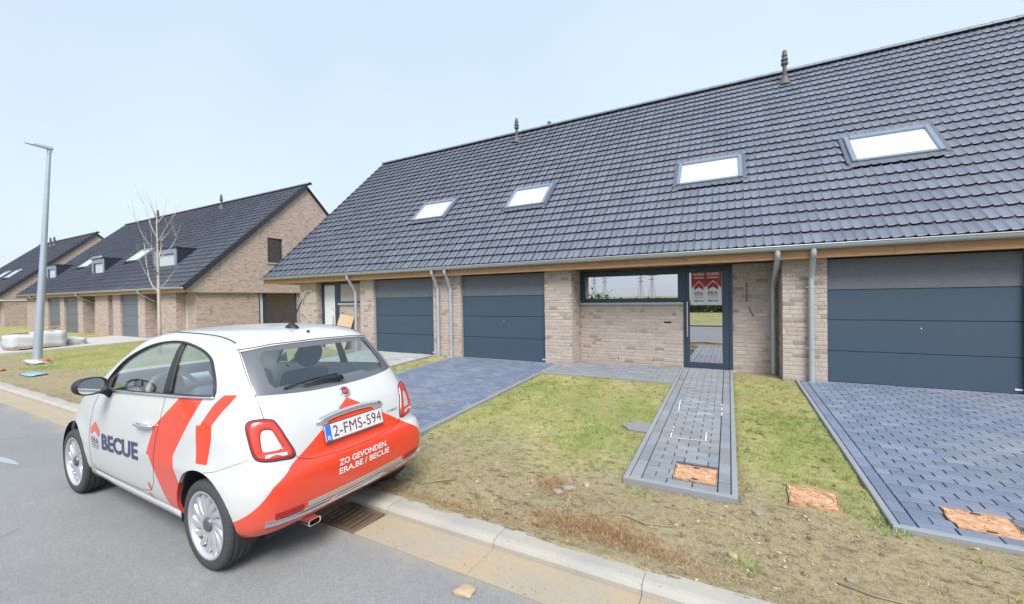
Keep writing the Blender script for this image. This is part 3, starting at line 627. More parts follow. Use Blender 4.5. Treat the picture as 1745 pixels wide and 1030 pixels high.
def make_roof(house, xl, xr, dz, holes, singles, fine=True, verge=(True, True)):
    m = MB(); th = .10
    P = [(YE+.055, ZE-.02), (YR_, ZR-.055), (2*YR_-YE-.02, ZE-.05), (2*YR_-YE-.02, ZE-.17), (YR_, ZR-.20), (YE+.19, ZE-.06), (YE+.055, ZE-.06)]
    P = [(y, z+dz) for y, z in P]
    roof = m.prism(P, 'x', xl+.02, xr-.02).build('roof', 'underlay', house)
    v, f = tile_geo(fine); tm = MB().add(v, f).mesh('roof_tile'); tm.materials.append(M['tile'])
    T = []; HALF = []; nrow = 25; x0 = .002+math.floor((xl-.002)/(2*PITCH))*2*PITCH+2*PITCH
    for i in range(nrow):
        s = .038+ROW*i; x = x0
        while x+2*PITCH <= xr+.01:
            cs = s+.15; bl = [any(a+.01 < x+q*PITCH < b-.01 and c-.07 < cs < d-.02 for a, b, c, d in holes) for q in (.5, 1.5)]
            if not any(bl): T.append((x, s))
            elif not all(bl): HALF.append((x+(PITCH if bl[0] else 0), s))
            x += 2*PITCH
    T.sort(key=lambda t: (Vector(roof_pt(dz, t[0]+PITCH, t[1]+.15, 0))-CAM).length)
    if singles:   # the largest tiles in view
        def inview(t):
            d = Vector(roof_pt(dz, t[0]+PITCH, t[1]+.1, 0))-CAM; z = d.dot(cf); return z > 0 and abs(d.dot(cr)/z) < 1.25
        S = [t for t in T if inview(t)][:singles]; ss = set(S); T = [t for t in T if t not in ss]
        for x, s in S: inst('roof_tile', tm, roof, roof_pt(dz, x, s+random.gauss(0, .0015), random.gauss(-.03, .0012)), (TH+random.gauss(0, .003), random.gauss(0, .003), random.gauss(0, .002)))
    n = len(T); V0 = np.array(v); F0 = np.array(f); k = len(v); tv = []
    X = np.array([t[0] for t in T]); S_ = np.array([t[1] for t in T])+rng.normal(0, .0015, n); Nn = -.03+rng.normal(0, .0012, n)
    vx = X[:, None]+V0[None, :, 0]; vs_ = S_[:, None]+V0[None, :, 1]+rng.normal(0, .006, n)[:, None]*V0[None, :, 0]; vn = Nn[:, None]+V0[None, :, 2]+rng.normal(0, .004, n)[:, None]*V0[None, :, 1]
    W = np.stack([vx, YE+vs_*CT-vn*ST, ZE+dz+vs_*ST+vn*CT], -1).reshape(-1, 3)
    FF = (F0[None]+(np.arange(n)*k)[:, None, None]).reshape(-1, 4)
    me = bpy.data.meshes.new('roof_tile'); me.from_pydata(W.tolist(), [], FF.tolist())
    at = me.attributes.new('tint', 'FLOAT', 'FACE'); at.data.foreach_set('value', np.repeat(rng.uniform(0, 1, n), len(f)).astype(np.float32)); me.update()
    tag(obj('roof_tile', me, 'tile', roof), kind='stuff')
    hv = [(min(p[0], PITCH-.003), p[1], p[2]) for i, p in enumerate(v)]; k2 = len(v)//5; hb = MB()
    keep = k2//2
    for x, s in HALF:
        vv = []
        for r_ in range(5): vv += [roof_pt(dz, x+q[0], s+q[1], -.03+q[2]) for q in v[r_*k2:r_*k2+keep]]
        hb.add(vv, [(r_*keep+i, r_*keep+i+1, (r_+1)*keep+i+1, (r_+1)*keep+i) for r_ in range(4) for i in range(keep-1)], 0, random.random())
    if HALF: tag(hb.build('half_tile', 'tile', roof, fix=False), kind='stuff')
    # ridge caps
    rm = MB(); L_ = .42
    prof = [(.125*math.cos(a), .10*math.sin(a)) for a in [math.pi*(i/8) for i in range(9)]]
    ov = []
    for (xa, sc_) in ((0, 1.0), (L_*.86, .94), (L_+.02, .94)): ov += [(xa, q[0]*sc_, q[1]*sc_) for q in prof]
    rm.add(ov, [(r_*9+i, r_*9+i+1, (r_+1)*9+i+1, (r_+1)*9+i) for r_ in range(2) for i in range(8)]+[tuple(range(8, -1, -1))])
    rme = rm.mesh('ridge_tile'); rme.materials.append(M['tile'])
    x = xl-.02
    while x < xr-.1:
        inst('ridge_tile', rme, roof, (x, YR_, ZR+dz-.035)); x += L_*.95
    # verge tiles
    vm = MB(); vm.box((-.05, -.005, -.17), (.09, .325, .012)); vm.box((-.052, -.01, -.02), (.092, .03, .028)); vme = vm.mesh('verge_tile'); vme.materials.append(M['verge'])
    for side, x in ((0, xl+.03), (1, xr-.07)):
        if not verge[side]: continue
        for i in range(25):
            inst('verge_tile', vme, roof, roof_pt(dz, x, .03+ROW*i, 0), (TH-.03, 0, 0))
    return roof
def make_vent(house, x, y, dz, h=.80):
    s = slope_of(y); b = roof_pt(dz, x, s, 0)
    v = empty('roof_vent', b); v.parent = house
    MB().lathe([(.16, -.08), (.13, .0), (.065, .14), (.055, .16)], 16).build('flashing', 'vent', v, True)
    MB().lathe([(.05, .05), (.05, h*.55), (.052, h*.55)], 14).build('pipe', 'vent', v, 'auto')
    m = MB().lathe([(.052, h*.52), (.085, h*.56), (.088, h*.62), (.06, h*.64), (.06, h*.67), (.085, h*.69), (.08, h*.75), (.055, h*.77), (.055, h*.80), (.07, h*.82), (.06, h*.90), (.045, h*1.0), (.0, h*1.0)], 14)
    m.build('cowl', 'vent', v, 'auto')
def make_skylight(house, x0, x1, s0, s1, dz, fine=True):
    """roof window lying on the slope: cladding frame, pane, apron"""
    v = empty('skylight', roof_pt(dz, 0, 0, 0)); v.parent = house; v.rotation_euler = (TH, 0, 0)
    fw = .085; zt = .075
    for nm, (a, b, c, d, t) in {'l': (x0, x0+fw, s0, s1, 0), 'r': (x1-fw, x1, s0, s1, 0), 'b': (x0+fw, x1-fw, s0, s0+fw*.8, -.012), 't': (x0+fw, x1-fw, s1-fw*1.2, s1, .012)}.items():
        m = MB(); m.bbox((a, c, -.06), (b, d, zt+t), .012); m.build('frame', 'velux', v)
    m = MB(); m.box((x0+fw*.9, s0+fw*.6, -.05), (x1-fw*.9, s1-fw, .042)); m.build('pane', 'sky_pane', v)
    if not fine: return
    m = MB(); n = 44; xa, xb = x0-.06, x1+.06; V = []      # dressed lead apron following the tile waves
    for i in range(n+1):
        x = xa+(xb-xa)*i/n; q = ((x-.002)/PITCH) % 1.0; h = np.interp(q, [u for u, _ in WAVE]+[1], [q_ for _, q_ in WAVE]+[.006])
        V += [(x, s0-.13, h+.006), (x, s0-.07, h*.8+.014), (x, s0+.02, .03)]
    m.add(V, [(3*i+j, 3*i+3+j, 3*i+4+j, 3*i+1+j) for i in range(n) for j in range(2)]); m.build('apron', 'lead', v, True)
    m = MB()
    for a, b in ((x0-.075, x0-.002), (x1+.002, x1+.075)): m.box((a, s0-.03, .006), (b, s1+.03, .034))
    m.box((x0-.075, s1+.002, .010), (x1+.075, s1+.05, .040)); m.build('side_flashing', 'lead', v)
def downpipe(house, x, dz, ywall, fine=True, zb=.22, xoff=0.0):
    z = ZE+dz; r_ = .043; yv = ywall-.075
    pts = [(x, YE-.04, z-.07), (x, YE-.04, z-.14)]
    for i in range(1, 5):
        a = i/4; pts.append((x+xoff*a*.1, YE-.04+.05*a*a, z-.14-.07*a))
    d0 = .32+.35*(yv-YE-.3)
    pts += [(x+xoff*.9, yv-.06, z-.22-d0*.82), (x+xoff, yv-.015, z-.24-d0*.95), (x+xoff, yv, z-.30-d0), (x+xoff, yv, zb)]
    p = MB().tube(pts, r_, 12 if fine else 8).build('downpipe', 'zinc', house, 'auto')
    for zz in (z-.42-d0, zb+.62):
        b = MB().lathe([(r_+.003, -.012), (r_+.009, -.012), (r_+.009, .012), (r_+.003, .012)], 12, c=(x+xoff, yv, zz)); b.box((x+xoff-.075, yv-.004, zz-.008), (x+xoff+.075, yv+.006, zz+.008))
        b.box((x+xoff-.012, yv, zz-.01), (x+xoff+.012, ywall+.01, zz+.01)); b.build('pipe_bracket', 'zinc', p)
def eaves(house, xl, xr, dz, ywall, joints=4.0):
    z = ZE+dz
    prof = [(YE+.065*math.cos(a)-.045, z-.018+.068*math.sin(a)) for a in [math.pi+math.pi*i/8 for i in range(9)]]
    inn = [(YE+.058*math.cos(a)-.045, z-.018+.061*math.sin(a)) for a in [math.pi+math.pi*i/8 for i in range(9)]][::-1]
    m = MB(); m.prism(prof+inn, 'x', xl-.03, xr+.03); g = m.build('gutter', 'zinc', house, 'auto')
    MB().tube([(xl-.03, YE-.110, z-.012), (xr+.03, YE-.110, z-.012)], .011, 8).build('gutter_bead', 'zinc', g, True)
    x = xl+1.1
    while x < xr:
        MB().prism([(YE+.069*math.cos(a)-.045, z-.018+.073*math.sin(a)) for a in [math.pi+math.pi*i/8 for i in range(9)]], 'x', x, x+.03).build('gutter_bracket', 'zinc', g); x += 2.9
    n = max(1, round((xr-xl)/joints)); zt = z-.022; zb = z-.228
    for i in range(n):
        a, b = xl+(xr-xl)*i/n+.002, xl+(xr-xl)*(i+1)/n-.002
        MB().box((a, YE+.024, zb), (b, YE+.052, zt)).build('fascia_board', 'wood', house)
    yy = YE+.054; k = 0
    while yy < ywall+.05:
        MB().box((xl, yy, zb+.012), (xr, min(yy+.115, ywall+.05), zb+.030)).build('soffit_board', 'wood', house); yy += .118; k += 1
# brick pieces: collected per wall
BRK = []
def brick_rect(axis, c, a, b, z0, z1, out):
    """axis 'x': wall running along x at y=c, facing out=-1 (towards the street); axis 'y': running along y at x=c, facing out (+1/-1)"""
    z = z0; i = 0
    while z < z1-.012:
        h = min(.064, z1-z); off = random.choice((0, .05, .1, .15))+random.uniform(-.01, .01); u = a-off
        while u < b-.01:
            l_ = .20 if random.random() < .86 else .10
            p, q = max(u, a), min(u+l_, b)
            if q-p > .03: BRK.append((axis, c, (p+q)/2, q-p-.011, z, h, out))
            u += l_
        z += .075; i += 1
def flush_bricks(wall, singles):
    full = MB(); full.box((-.5, 0, -.5), (.5, .045, .5))
    me = MB(); c = .025
    me.add([(-.5, .045, -.5), (.5, .045, -.5), (.5, .045, .5), (-.5, .045, .5), (-.5, .006, -.5), (.5, .006, -.5), (.5, .006, .5), (-.5, .006, .5), (-.5+c, 0, -.5+c*3), (.5-c, 0, -.5+c*3), (.5-c, 0, .5-c*3), (-.5+c, 0, .5-c*3)],
           [(1, 0, 4, 5), (2, 1, 5, 6), (3, 2, 6, 7), (0, 3, 7, 4), (5, 4, 8, 9), (6, 5, 9, 10), (7, 6, 10, 11), (4, 7, 11, 8), (9, 8, 11, 10)])
    bme = me.mesh('brick'); bme.materials.append(M['brick']); rest = MB()
    def ctr(b): return Vector((b[2], b[1], b[4])) if b[0] == 'x' else Vector((b[1], b[2], b[4]))
    def key(b):
        d = ctr(b)-CAM; z = d.dot(cf); vis = z > 0 and abs(d.dot(cr)/z) < 1.24 and b[4] > .2
        return (0 if vis and b[3] > .15 else 1, d.length)
    BRK.sort(key=key)
    for n, (ax, c_, u, l_, z, h, out) in enumerate(BRK):
        pr = random.gauss(0, .0016)
        if n < singles:
            if ax == 'x': o = inst('brick', bme, wall, (u, c_+pr, z+h/2))
            else: o = inst('brick', bme, wall, (c_-out*pr, u, z+h/2), (0, 0, math.pi/2 if out > 0 else -math.pi/2))
            o.scale = (l_, 1, h)
        else:
            vv = []
            for (x, y, zz) in me.v:
                X, Y, Z = x*l_, y+pr, zz*h+z+h/2
                vv.append((u+X, c_+Y, Z) if ax == 'x' else ((c_-out*Y, u+X*out, Z)))
            rest.add(vv, me.f, 0, random.random())
    tag(rest.build('brick', 'brick', wall, fix=False), kind='stuff'); BRK.clear()

def garage_door(house, x0, x1, zb, zt, y, fine=True, mats=('door_blue', 'door_blue', 'door_blue', 'door_dust')):
    g = empty('garage_door', (x0, y, zb)); g.parent = house; W = x1-x0; H = zt-zb; n = 4; ph = H/n
    for i in range(n):
        m = MB(); c = .006; a, b = i*ph+.003, (i+1)*ph-.003
        m.add([(0, .05, a), (W, .05, a), (W, .05, b), (0, .05, b), (0, .008, a), (W, .008, a), (W, .008, b), (0, .008, b), (0, 0, a+c), (W, 0, a+c), (W, 0, b-c), (0, 0, b-c)],
              [(1, 0, 4, 5), (2, 1, 5, 6), (3, 2, 6, 7), (0, 3, 7, 4), (4, 5, 9, 8), (5, 6, 10, 9), (6, 7, 11, 10), (7, 4, 8, 11), (8, 9, 10, 11)])
        o = m.build('panel', mats[i], g)
    MB().box((-.02, .045, -.05), (W+.02, .09, H+.05)).build('backing', 'black', g)
    if fine:
        m = MB().box((W-.09, -.012, .05), (W-.01, .004, .075)); m.build('lock', 'white_door', g)
        m = MB().lathe([(0, -.008), (.008, -.008), (.010, .004)], 12, 'y', (W*.52, 0, H*.44)); m.build('pull', 'steel', g, True)
        MB().box((-.04, -.14, -.055), (W+.04, .05, -.004)).build('threshold', 'stone_sill', g)
    return g
def text_mesh(body, size=1.0, bold=0.0, align='CENTER', space=1.0, res=3):
    c = bpy.data.curves.new('txt', 'FONT'); c.body = body; c.size = size; c.align_x = align; c.align_y = 'CENTER'; c.offset = bold; c.space_character = space; c.resolution_u = res
    o = bpy.data.objects.new('txt', c); col.objects.link(o); dg = bpy.context.evaluated_depsgraph_get(); dg.update()
    me = bpy.data.meshes.new_from_object(o.evaluated_get(dg)); bpy.data.objects.remove(o); bpy.data.curves.remove(c)
    me.materials.clear()
    b = bmesh.new(); b.from_mesh(me); bmesh.ops.triangulate(b, faces=b.faces); b.to_mesh(me); b.free(); return me
def fit_text(body, w, h, bold=0.0, space=1.0):
    """text scaled to a box w by h centred on the origin, in the xy plane"""
    me = text_mesh(body, 1.0, bold, 'LEFT', space); co = np.empty(len(me.vertices)*3); me.vertices.foreach_get('co', co); co = co.reshape(-1, 3)
    mn, mx_ = co.min(0), co.max(0); co = (co-(mn+mx_)/2); co[:, 0] *= w/(mx_[0]-mn[0]); co[:, 1] *= h/(mx_[1]-mn[1])
    return me, co

# ---------------------------------------------------------------- the near row
YP, YD, YW, YL = 8.56, 8.64, 9.17, 8.78
XL, XR = -14.02, 10.4
house = empty('terraced_house', (-2, 9, .2)); house.matrix_parent_inverse = Matrix()
house.location = (0, 0, 0)
tag(house, 'long brick row house with a huge dark tiled roof, garage doors and roof windows', 'house')
SKY = [(-8.88, -7.63), (-5.50, -4.31), (-1.04, .28), (2.10, 3.40), (6.2, 7.5)]
s0, s1 = slope_of(10.00), slope_of(10.70)
roof = make_roof(house, XL, XR, 0, [(a, b, s0-.02, s1+.06) for a, b in SKY], 300)
for a, b in SKY: make_skylight(house, a, b, s0, s1, 0)
make_vent(house, -6.83, 13.40, 0, .82); make_vent(house, 1.39, 13.40, 0, .86)
v = empty('roof_vent', (-5.95, 14.4, 7.55)); v.parent = house
MB().lathe([(.05, 0), (.05, .7), (.075, .72), (.07, .86), (.0, .88)], 12).build('pipe', 'vent', v, 'auto')
eaves(house, XL, XR, 0, YP)
# walls: mortar cores, then bricks
wall = empty('wall', (0, 0, 0)); wall.parent = house
PIERS = [(-12.45, -11.64), (-9.66, -9.10), (-6.93, -6.03), (-3.72, -3.065), (.825, 1.47), (3.75, 4.40), (8.30, 9.60)]
mt = .006
def core_(a, b): MB().box(a, b).build('masonry_core', 'mortar', wall)
for a, b in PIERS: core_((a+mt, YP+mt, -.1), (b-mt, YW+.3, 2.372))
core_((-11.64+.002, YL+mt, -.1), (-9.66-.002, YL+.3, 2.372))
core_((-3.068, YW+mt, -.1), (-.835, YW+.298, 1.605)); core_((.062, YW+mt, -.1), (.828, YW+.298, 2.372))
core_((4.396, YW+mt, -.1), (8.302, YW+.298, 2.372))
ZB = .12
for a, b in PIERS[:6]:
    brick_rect('x', YP, a, b, ZB, 2.372, -1)
    yd = YW if (a in (-3.72, .825) or b == 4.40) else YD
for c, a, b, out in ((-11.64, YP+.05, YL, 1), (-9.10, YP+.05, YD, 1), (-6.03, YP+.05, YD, 1), (-3.065, YP+.05, YW, 1), (.825, YP+.05, YW, -1), (3.75, YP+.05, YD, -1), (-3.72, YP+.05, YD, -1)):
    brick_rect('y', c, a, b, ZB, 2.372, out)
brick_rect('x', YL, -11.02, -9.66, ZB, 1.60, -1)
brick_rect('x', YW, -3.065, -.835, ZB, 1.605, -1); brick_rect('x', YW, .06, .825, ZB, 2.372, -1)
brick_rect('x', YW, 4.40, 8.30, ZB, 2.372, -1)
flush_bricks(wall, 300)
# body of the house behind (gables, back) and the overhanging gable top
m = MB(); m.prism([(9.3, -.1), (19.0, -.1), (19.0, 2.5), (13.94, 7.75), (9.3, 3.26)], 'x', -12.44, 9.58); m.build('core', 'brickwall', house)
m = MB(); m.prism([(8.75, 2.36), (19.2, 2.36), (19.2, 2.6), (13.94, 7.84), (8.75, 2.84)], 'x', -13.93, -12.45); m.build('gable', 'brickwall', house)
for a, b in ((-9.10, -6.93), (-6.03, -3.72), (1.47, 3.75)): garage_door(house, a+.004, b-.004, .25, 2.345, YD)
# weep slots low in the wall
for x in (-2.9, -2.2, -1.45, -1.0): MB().box((x, YW-.002, .33), (x+.012, YW+.01, .40)).build('weep_slot', 'black', wall)
# long window
win = empty('window', (-3.06, YW, 1.61)); win.parent = house
W, H = 2.225, .715; fw = .075
m = MB()
for a, b in (((0, 0), (W, fw)), ((0, H-fw), (W, H)), ((0, fw), (fw, H-fw)), ((W-fw, fw), (W, H-fw))): m.box((a[0], -.01, a[1]), (b[0], .07, b[1]))
for a, b in (((fw, fw), (W-fw, fw+.035)), ((fw, H-fw-.035), (W-fw, H-fw)), ((fw, fw+.035), (fw+.035, H-fw-.035)), ((W-fw-.035, fw+.035), (W-fw, H-fw-.035))): m.box((a[0], .012, a[1]), (b[0], .065, b[1]))
m.build('frame', 'frame', win); MB().box((fw, .03, fw), (W-fw, .045, H-fw)).build('pane', 'pane', win)
for i in range(2): MB().box((-.03+i*1.13, -.055, -.052), (-.03+i*1.13+1.126, .05, -.004)).build('sill', 'stone_sill', win)
MB().box((1.9, -.05, -.003), (2.18, -.01, .012)).build('wood_scrap', 'timber', win)
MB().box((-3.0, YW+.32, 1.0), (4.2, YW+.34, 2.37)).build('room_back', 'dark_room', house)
# glazed front door
door = empty('front_door', (-.835, YW-.01, .235)); door.parent = house
W, H = .895, 2.10; m = MB(); f1 = .045
for a, b in (((0, 0), (f1, H)), ((W-f1*1.2, 0), (W, H)), ((f1, H-.06), (W-f1*1.2, H))): m.box((a[0], -.005, a[1]), (b[0], .09, b[1]))
m.build('frame', 'frame', door)
m = MB(); x0, x1, z0, z1 = .118, .715, .135, 1.995
for a, b in (((f1+.004, .012), (x0, H-.064)), ((x1, .012), (W-f1*1.2-.004, H-.064)), ((x0, .012), (x1, z0)), ((x0, z1), (x1, H-.064))): m.box((a[0], .008, a[1]), (b[0], .07, b[1]))
m.build('door_leaf', 'frame', door)
MB().box((x0-.004, .028, z0-.004), (x1+.004, .040, z1+.004)).build('pane', 'pane', door)
h = MB().tube([(.075, -.055, .66), (.075, -.055, 1.40)], .014, 10)
for zz in (.78, 1.28): h.tube([(.075, -.055, zz), (.075, .01, zz)], .009, 8)
h.build('pull_handle', 'steel', door, 'auto')
MB().lathe([(0, -.008), (.02, -.008), (.022, .01)], 12, 'y', (.065, 0, .98)).build('lock', 'steel', door, True)
MB().box((-.06, -.11, -.05), (W+.05, .08, -.002)).build('doorstep', 'stone_sill', door)
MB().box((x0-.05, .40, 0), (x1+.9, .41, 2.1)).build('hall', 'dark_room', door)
# left unit: white door, high window, sill, leaning board
d2 = empty('front_door', (-11.63, YL, .24)); d2.parent = house
m = MB()
for a, b in (((0, 0), (.10, 2.10)), ((.62, 0), (.80, 2.10)), ((.10, 2.02), (.62, 2.10))): m.box((a[0], -.02, a[1]), (b[0], .08, b[1]))
m.build('frame', 'frame', d2); MB().box((.104, .0, .01), (.616, .06, 2.015)).build('door_leaf', 'white_door', d2)
MB().tube([(.55, -.05, .55), (.55, -.05, 1.25)], .012, 8).build('pull_handle', 'steel', d2, True)
w2 = empty('window', (-10.83, YL, 1.60)); w2.parent = house
m = MB()
for a, b in (((0, .06), (1.17, .14)), ((0, .68), (1.17, .745)), ((1.10, .14), (1.17, .68)), ((0, .14), (.05, .68))): m.box((a[0], -.015, a[1]), (b[0], .08, b[1]))
m.build('frame', 'frame', w2); MB().box((.05, .02, .14), (1.10, .03, .68)).build('pane', 'pane_dark', w2)
MB().box((.05, .10, .14), (1.10, .11, .68)).build('blind', 'blind', w2); MB().box((-.02, -.05, .0), (1.17, .06, .055)).build('sill', 'stone_sill', w2)
for x, yw in ((-9.83, YP+.06), (-6.71, YP), (-6.30, YP), (1.235, YP)): downpipe(house, x, 0, yw, zb=.20)
downpipe(house, .737, 0, YW, zb=.17)
# loose cables hanging out of the wall
m = MB().tube([(-11.98, YP-.002, 2.02), (-12.02, YP-.03, 2.04), (-12.12, YP-.05, 1.98), (-12.2, YP-.045, 1.82), (-12.235, YP-.03, 1.62)], .007, 6); m.build('cable', 'black', wall, True)
m = MB().tube([(.31, YW-.002, 1.98), (.305, YW-.02, 1.96), (.31, YW-.02, 1.75), (.30, YW-.02, 1.62)], .006, 6); m.tube([(.34, YW-.015, 1.5), (.37, YW-.02, 1.42), (.42, YW-.015, 1.33)], .006, 6); m.build('cable', 'black', wall, True)
MB().box((-1.22, YW-.006, 1.165), (-1.08, YW+.01, 1.20)).build('letter_slot', 'black', wall)

# posters taped on the glazed door
M['poster_red'] = plain('poster red', (.30, .012, .020), .5, var=.08); M['poster_white'] = plain('poster white', (.62, .62, .62), .55, var=.03)
M['poster_ink'] = plain('poster ink', (.035, .04, .055), .6); M['poster_light'] = plain('poster light print', (.66, .56, .55), .6)
def poster(x0, x1, z0, z1, y, label):
    p = empty('poster', (x0, y, z0)); tag(p, label, 'poster'); W, H = x1-x0, z1-z0; c = .5*W+.0
    MB().box((0, 0, 0), (W, .002, H)).build('sheet', 'poster_white', p)
    def poly(pts, nm, mat, d): MB().add([(a*W, -d, b*H) for a, b in pts], [tuple(range(len(pts)))]).build(nm, mat, p, fix=False)
    poly([(0, 1), (0, .50), (.10, .54), (.5, .72), (.9, .54), (1, .50), (1, 1)][::-1], 'red_field', 'poster_red', .0012)
    poly([(.20, .46), (.5, .65), (.80, .46), (.80, .56), (.5, .66), (.20, .56)][:1]+[(.80, .46), (.80, .555), (.5, .655), (.20, .555)][::-1][::-1] if False else [(.18, .44), (.5, .53), (.82, .44), (.82, .555), (.5, .685), (.18, .555)], 'roof_mark', 'poster_red', .0016)
    for body, (cx, cz), w_, h_, mat, bd in (('HUREN', (.5, .90), .74, .085, 'poster_light', .03), ('NIEUWBOUW', (.5, .80), .68, .035, 'poster_light', .0), ('ERA', (.5, .355), .60, .095, 'poster_ink', .015), ('BECUE', (.5, .125), .60, .06, 'poster_ink', .02)):
        if body == 'NIEUWBOUW':
            poly([(cx-w_/2, cz-.014), (cx+w_/2, cz-.014), (cx+w_/2, cz+.014), (cx-w_/2, cz+.014)], 'print_line', mat, .0022); continue
        me, co = fit_text(body, w_*W, h_*H, bd); V = [(x+cx*W, -.0024, y_+cz*H) for x, y_, _ in co]
        me.vertices.foreach_set('co', np.array(V).ravel()); obj('lettering', me, mat, p)
    poly([(.2, .275), (.8, .275), (.8, .288), (.2, .288)], 'print_line', 'poster_red', .002); poly([(.2, .22), (.8, .22), (.8, .231), (.2, .231)], 'print_line', 'poster_ink', .002)
    return p
poster(-.675, -.405, 1.555, 2.262, YW+.006, 'narrow folded red and white poster on the door glass beside the pull handle')
poster(-.435, -.130, 1.565, 2.262, YW+.001, 'flat wide red and white poster overlapping its folded neighbour on the door')
MB_ = MB().box((-.700, YW+.010, 1.545), (-.105, YW+.0115, 2.23)); o = MB_.build('clear_sleeve', 'poster_white'); tag(o, 'white backing sheet behind the two posters on the door', 'sheet')

# leaning board in the left recess
b = MB(); b.box((0, 0, 0), (.62, .018, 1.12)); o = b.build('plywood_board', 'ply'); o.location = (-10.88, YL-.36, .26); o.rotation_euler = (R(-16), R(8), 0)
tag(o, 'tan plywood board leaning on the brick below a high window', 'board')

# ---------------------------------------------------------------- neighbouring rows
def neighbour(xl, xr, dz, label, segs, dormers, skies, vents, gable_win=True):
    h = empty('terraced_house', (0, 0, 0)); tag(h, label, 'house'); z0 = -.1
    make_roof(h, xl, xr, dz, [(a-.0, b+.0, slope_of(9.55), slope_of(10.35)) for a, b in dormers]+[(a, b, slope_of(10.0), slope_of(10.75)) for a, b in skies], 0, False)
    for a, b in skies: make_skylight(h, a, b, slope_of(10.0), slope_of(10.75), dz, False)
    for x, y in vents: make_vent(h, x, y, dz, .8)
    eaves(h, xl, xr, dz, YP, 6.0)
    zt = 2.372+dz; wl = xr-.25; yc = 8.88; wy0, wy1 = 11.47, 13.39
    w_ = MB()
    for kind, a, b in segs:
        if kind == 'p': w_.box((a, YP, z0), (b, 9.9, zt))
        elif kind == 'r': w_.box((a, YW+.45, z0), (b, 9.9, zt))
    w_.box((wl-.75, yc, z0), (wl, wy0, zt)); w_.box((wl-.3, wy1, z0), (wl, 19, zt)); w_.box((wl-.3, wy0, z0), (wl, wy1, .15))
    w_.box((xl+1.35, 9.902, z0), (wl-.752, 10.0, zt))
    wo_ = w_.build('wall', 'brickwall', h)
    # overhanging gable of brick with a boarded front corner
    g = MB(); rl = lambda y: ZE+dz-.12+(y-YE)*math.tan(TH)
    zb = 2.20+dz*.0
    Wy0, Wy1, Wz0, Wz1 = 11.85, 12.60, 3.66, 4.86
    gx = xr-.10
    g.prism([(9.15, zb), (Wy0, zb), (Wy0, rl(Wy0)), (9.15, rl(9.15))], 'x', gx-1.2, gx); g.prism([(Wy0, zb), (Wy1, zb), (Wy1, Wz0), (Wy0, Wz0)], 'x', gx-1.2, gx)
    g.prism([(Wy0, Wz1), (Wy1, Wz1), (Wy1, rl(Wy1)), (Wy0, rl(Wy0))], 'x', gx-1.2, gx)
    g.prism([(Wy1, zb), (19.2, zb), (19.2, rl(2*YR_-19.2)), (YR_, rl(YR_)), (Wy1, rl(Wy1))], 'x', gx-1.2, gx)
    go = g.build('gable', 'brickwall', h)
    c = MB(); c.prism([(YE+.06, zb+.03), (9.148, zb), (9.148, rl(9.15)), (YE+.06, rl(YE+.06))], 'x', gx-.9, gx-.004); c.build('corner_board', 'clad', h)
    gw = empty('window', (gx-.08, Wy0, Wz0)); gw.parent = h; m = MB(); a, b = Wy1-Wy0, Wz1-Wz0
    for p, q in (((0, 0), (a, .06)), ((0, b-.06), (a, b)), ((0, .06), (.06, b-.06)), ((a-.06, .06), (a, b-.06))): m.box((-.06, p[0], p[1]), (.02, q[0], q[1]))
    m.build('frame', 'frame', gw); MB().box((-.03, .06, .06), (-.02, a-.06, b-.06)).build('pane', 'pane_dark', gw); MB().box((-.5, -.1, -.1), (-.48, a+2.0, b+.1)).build('room', 'room_wall', gw)
    MB().box((-.05, -.05, -.06), (.13, a+.05, -.002)).build('sill', 'stone_sill', gw)
    # ground floor gable: side door and wide window
    sw = empty('window', (wl-.02, wy0, .15)); sw.parent = h; m = MB(); b = zt-.15
    for p, q in (((0, 0), (1.92, .07)), ((0, b-.06), (1.92, b)), ((0, .07), (.05, b-.06)), ((.20, .07), (.36, b-.06)), ((1.86, .07), (1.92, b-.06))): m.box((-.08, p[0], p[1]), (.01, q[0], q[1]))
    m.build('frame', 'frame', sw); MB().box((-.05, .36, .07), (-.04, 1.86, b-.06)).build('pane', 'pane', sw); MB().box((-.06, .05, .07), (-.03, .20, b-.06)).build('side_panel', 'white_door', sw); MB().box((-1.6, -1.0, -.1), (-1.55, 6.5, b)).build('room', 'room_wall', sw)
    sdr = empty('front_door', (wl-1.32, yc+.04, .12)); sdr.parent = h; hb = zt-.12
    m = MB(); m.box((0, -.02, 0), (.10, .06, hb)); m.box((.10, -.02, hb-.08), (.565, .06, hb)); m.build('frame', 'frame', sdr); MB().box((.104, 0, 0), (.565, .05, hb-.084)).build('leaf', 'white_door', sdr)
    MB().box((wl+.002, yc, zb-.02), (gx-.01, 19, zb-.003)).build('soffit', 'clad', h)
    for kind, a, b in segs:
        if kind == 'g': garage_door(h, a+.01, b-.01, .12, zt-.02, YD, False, ('far_door',)*4)
        if kind == 'd': MB().box((a, YD+.2, .1), (b, YD+.25, zt)).build('door', 'frame', h)
        if kind == 'r':
            downpipe(h, a+.22 if b-a > 1 else a+.1, dz, YW-.1, False, zb=.12, xoff=.0)
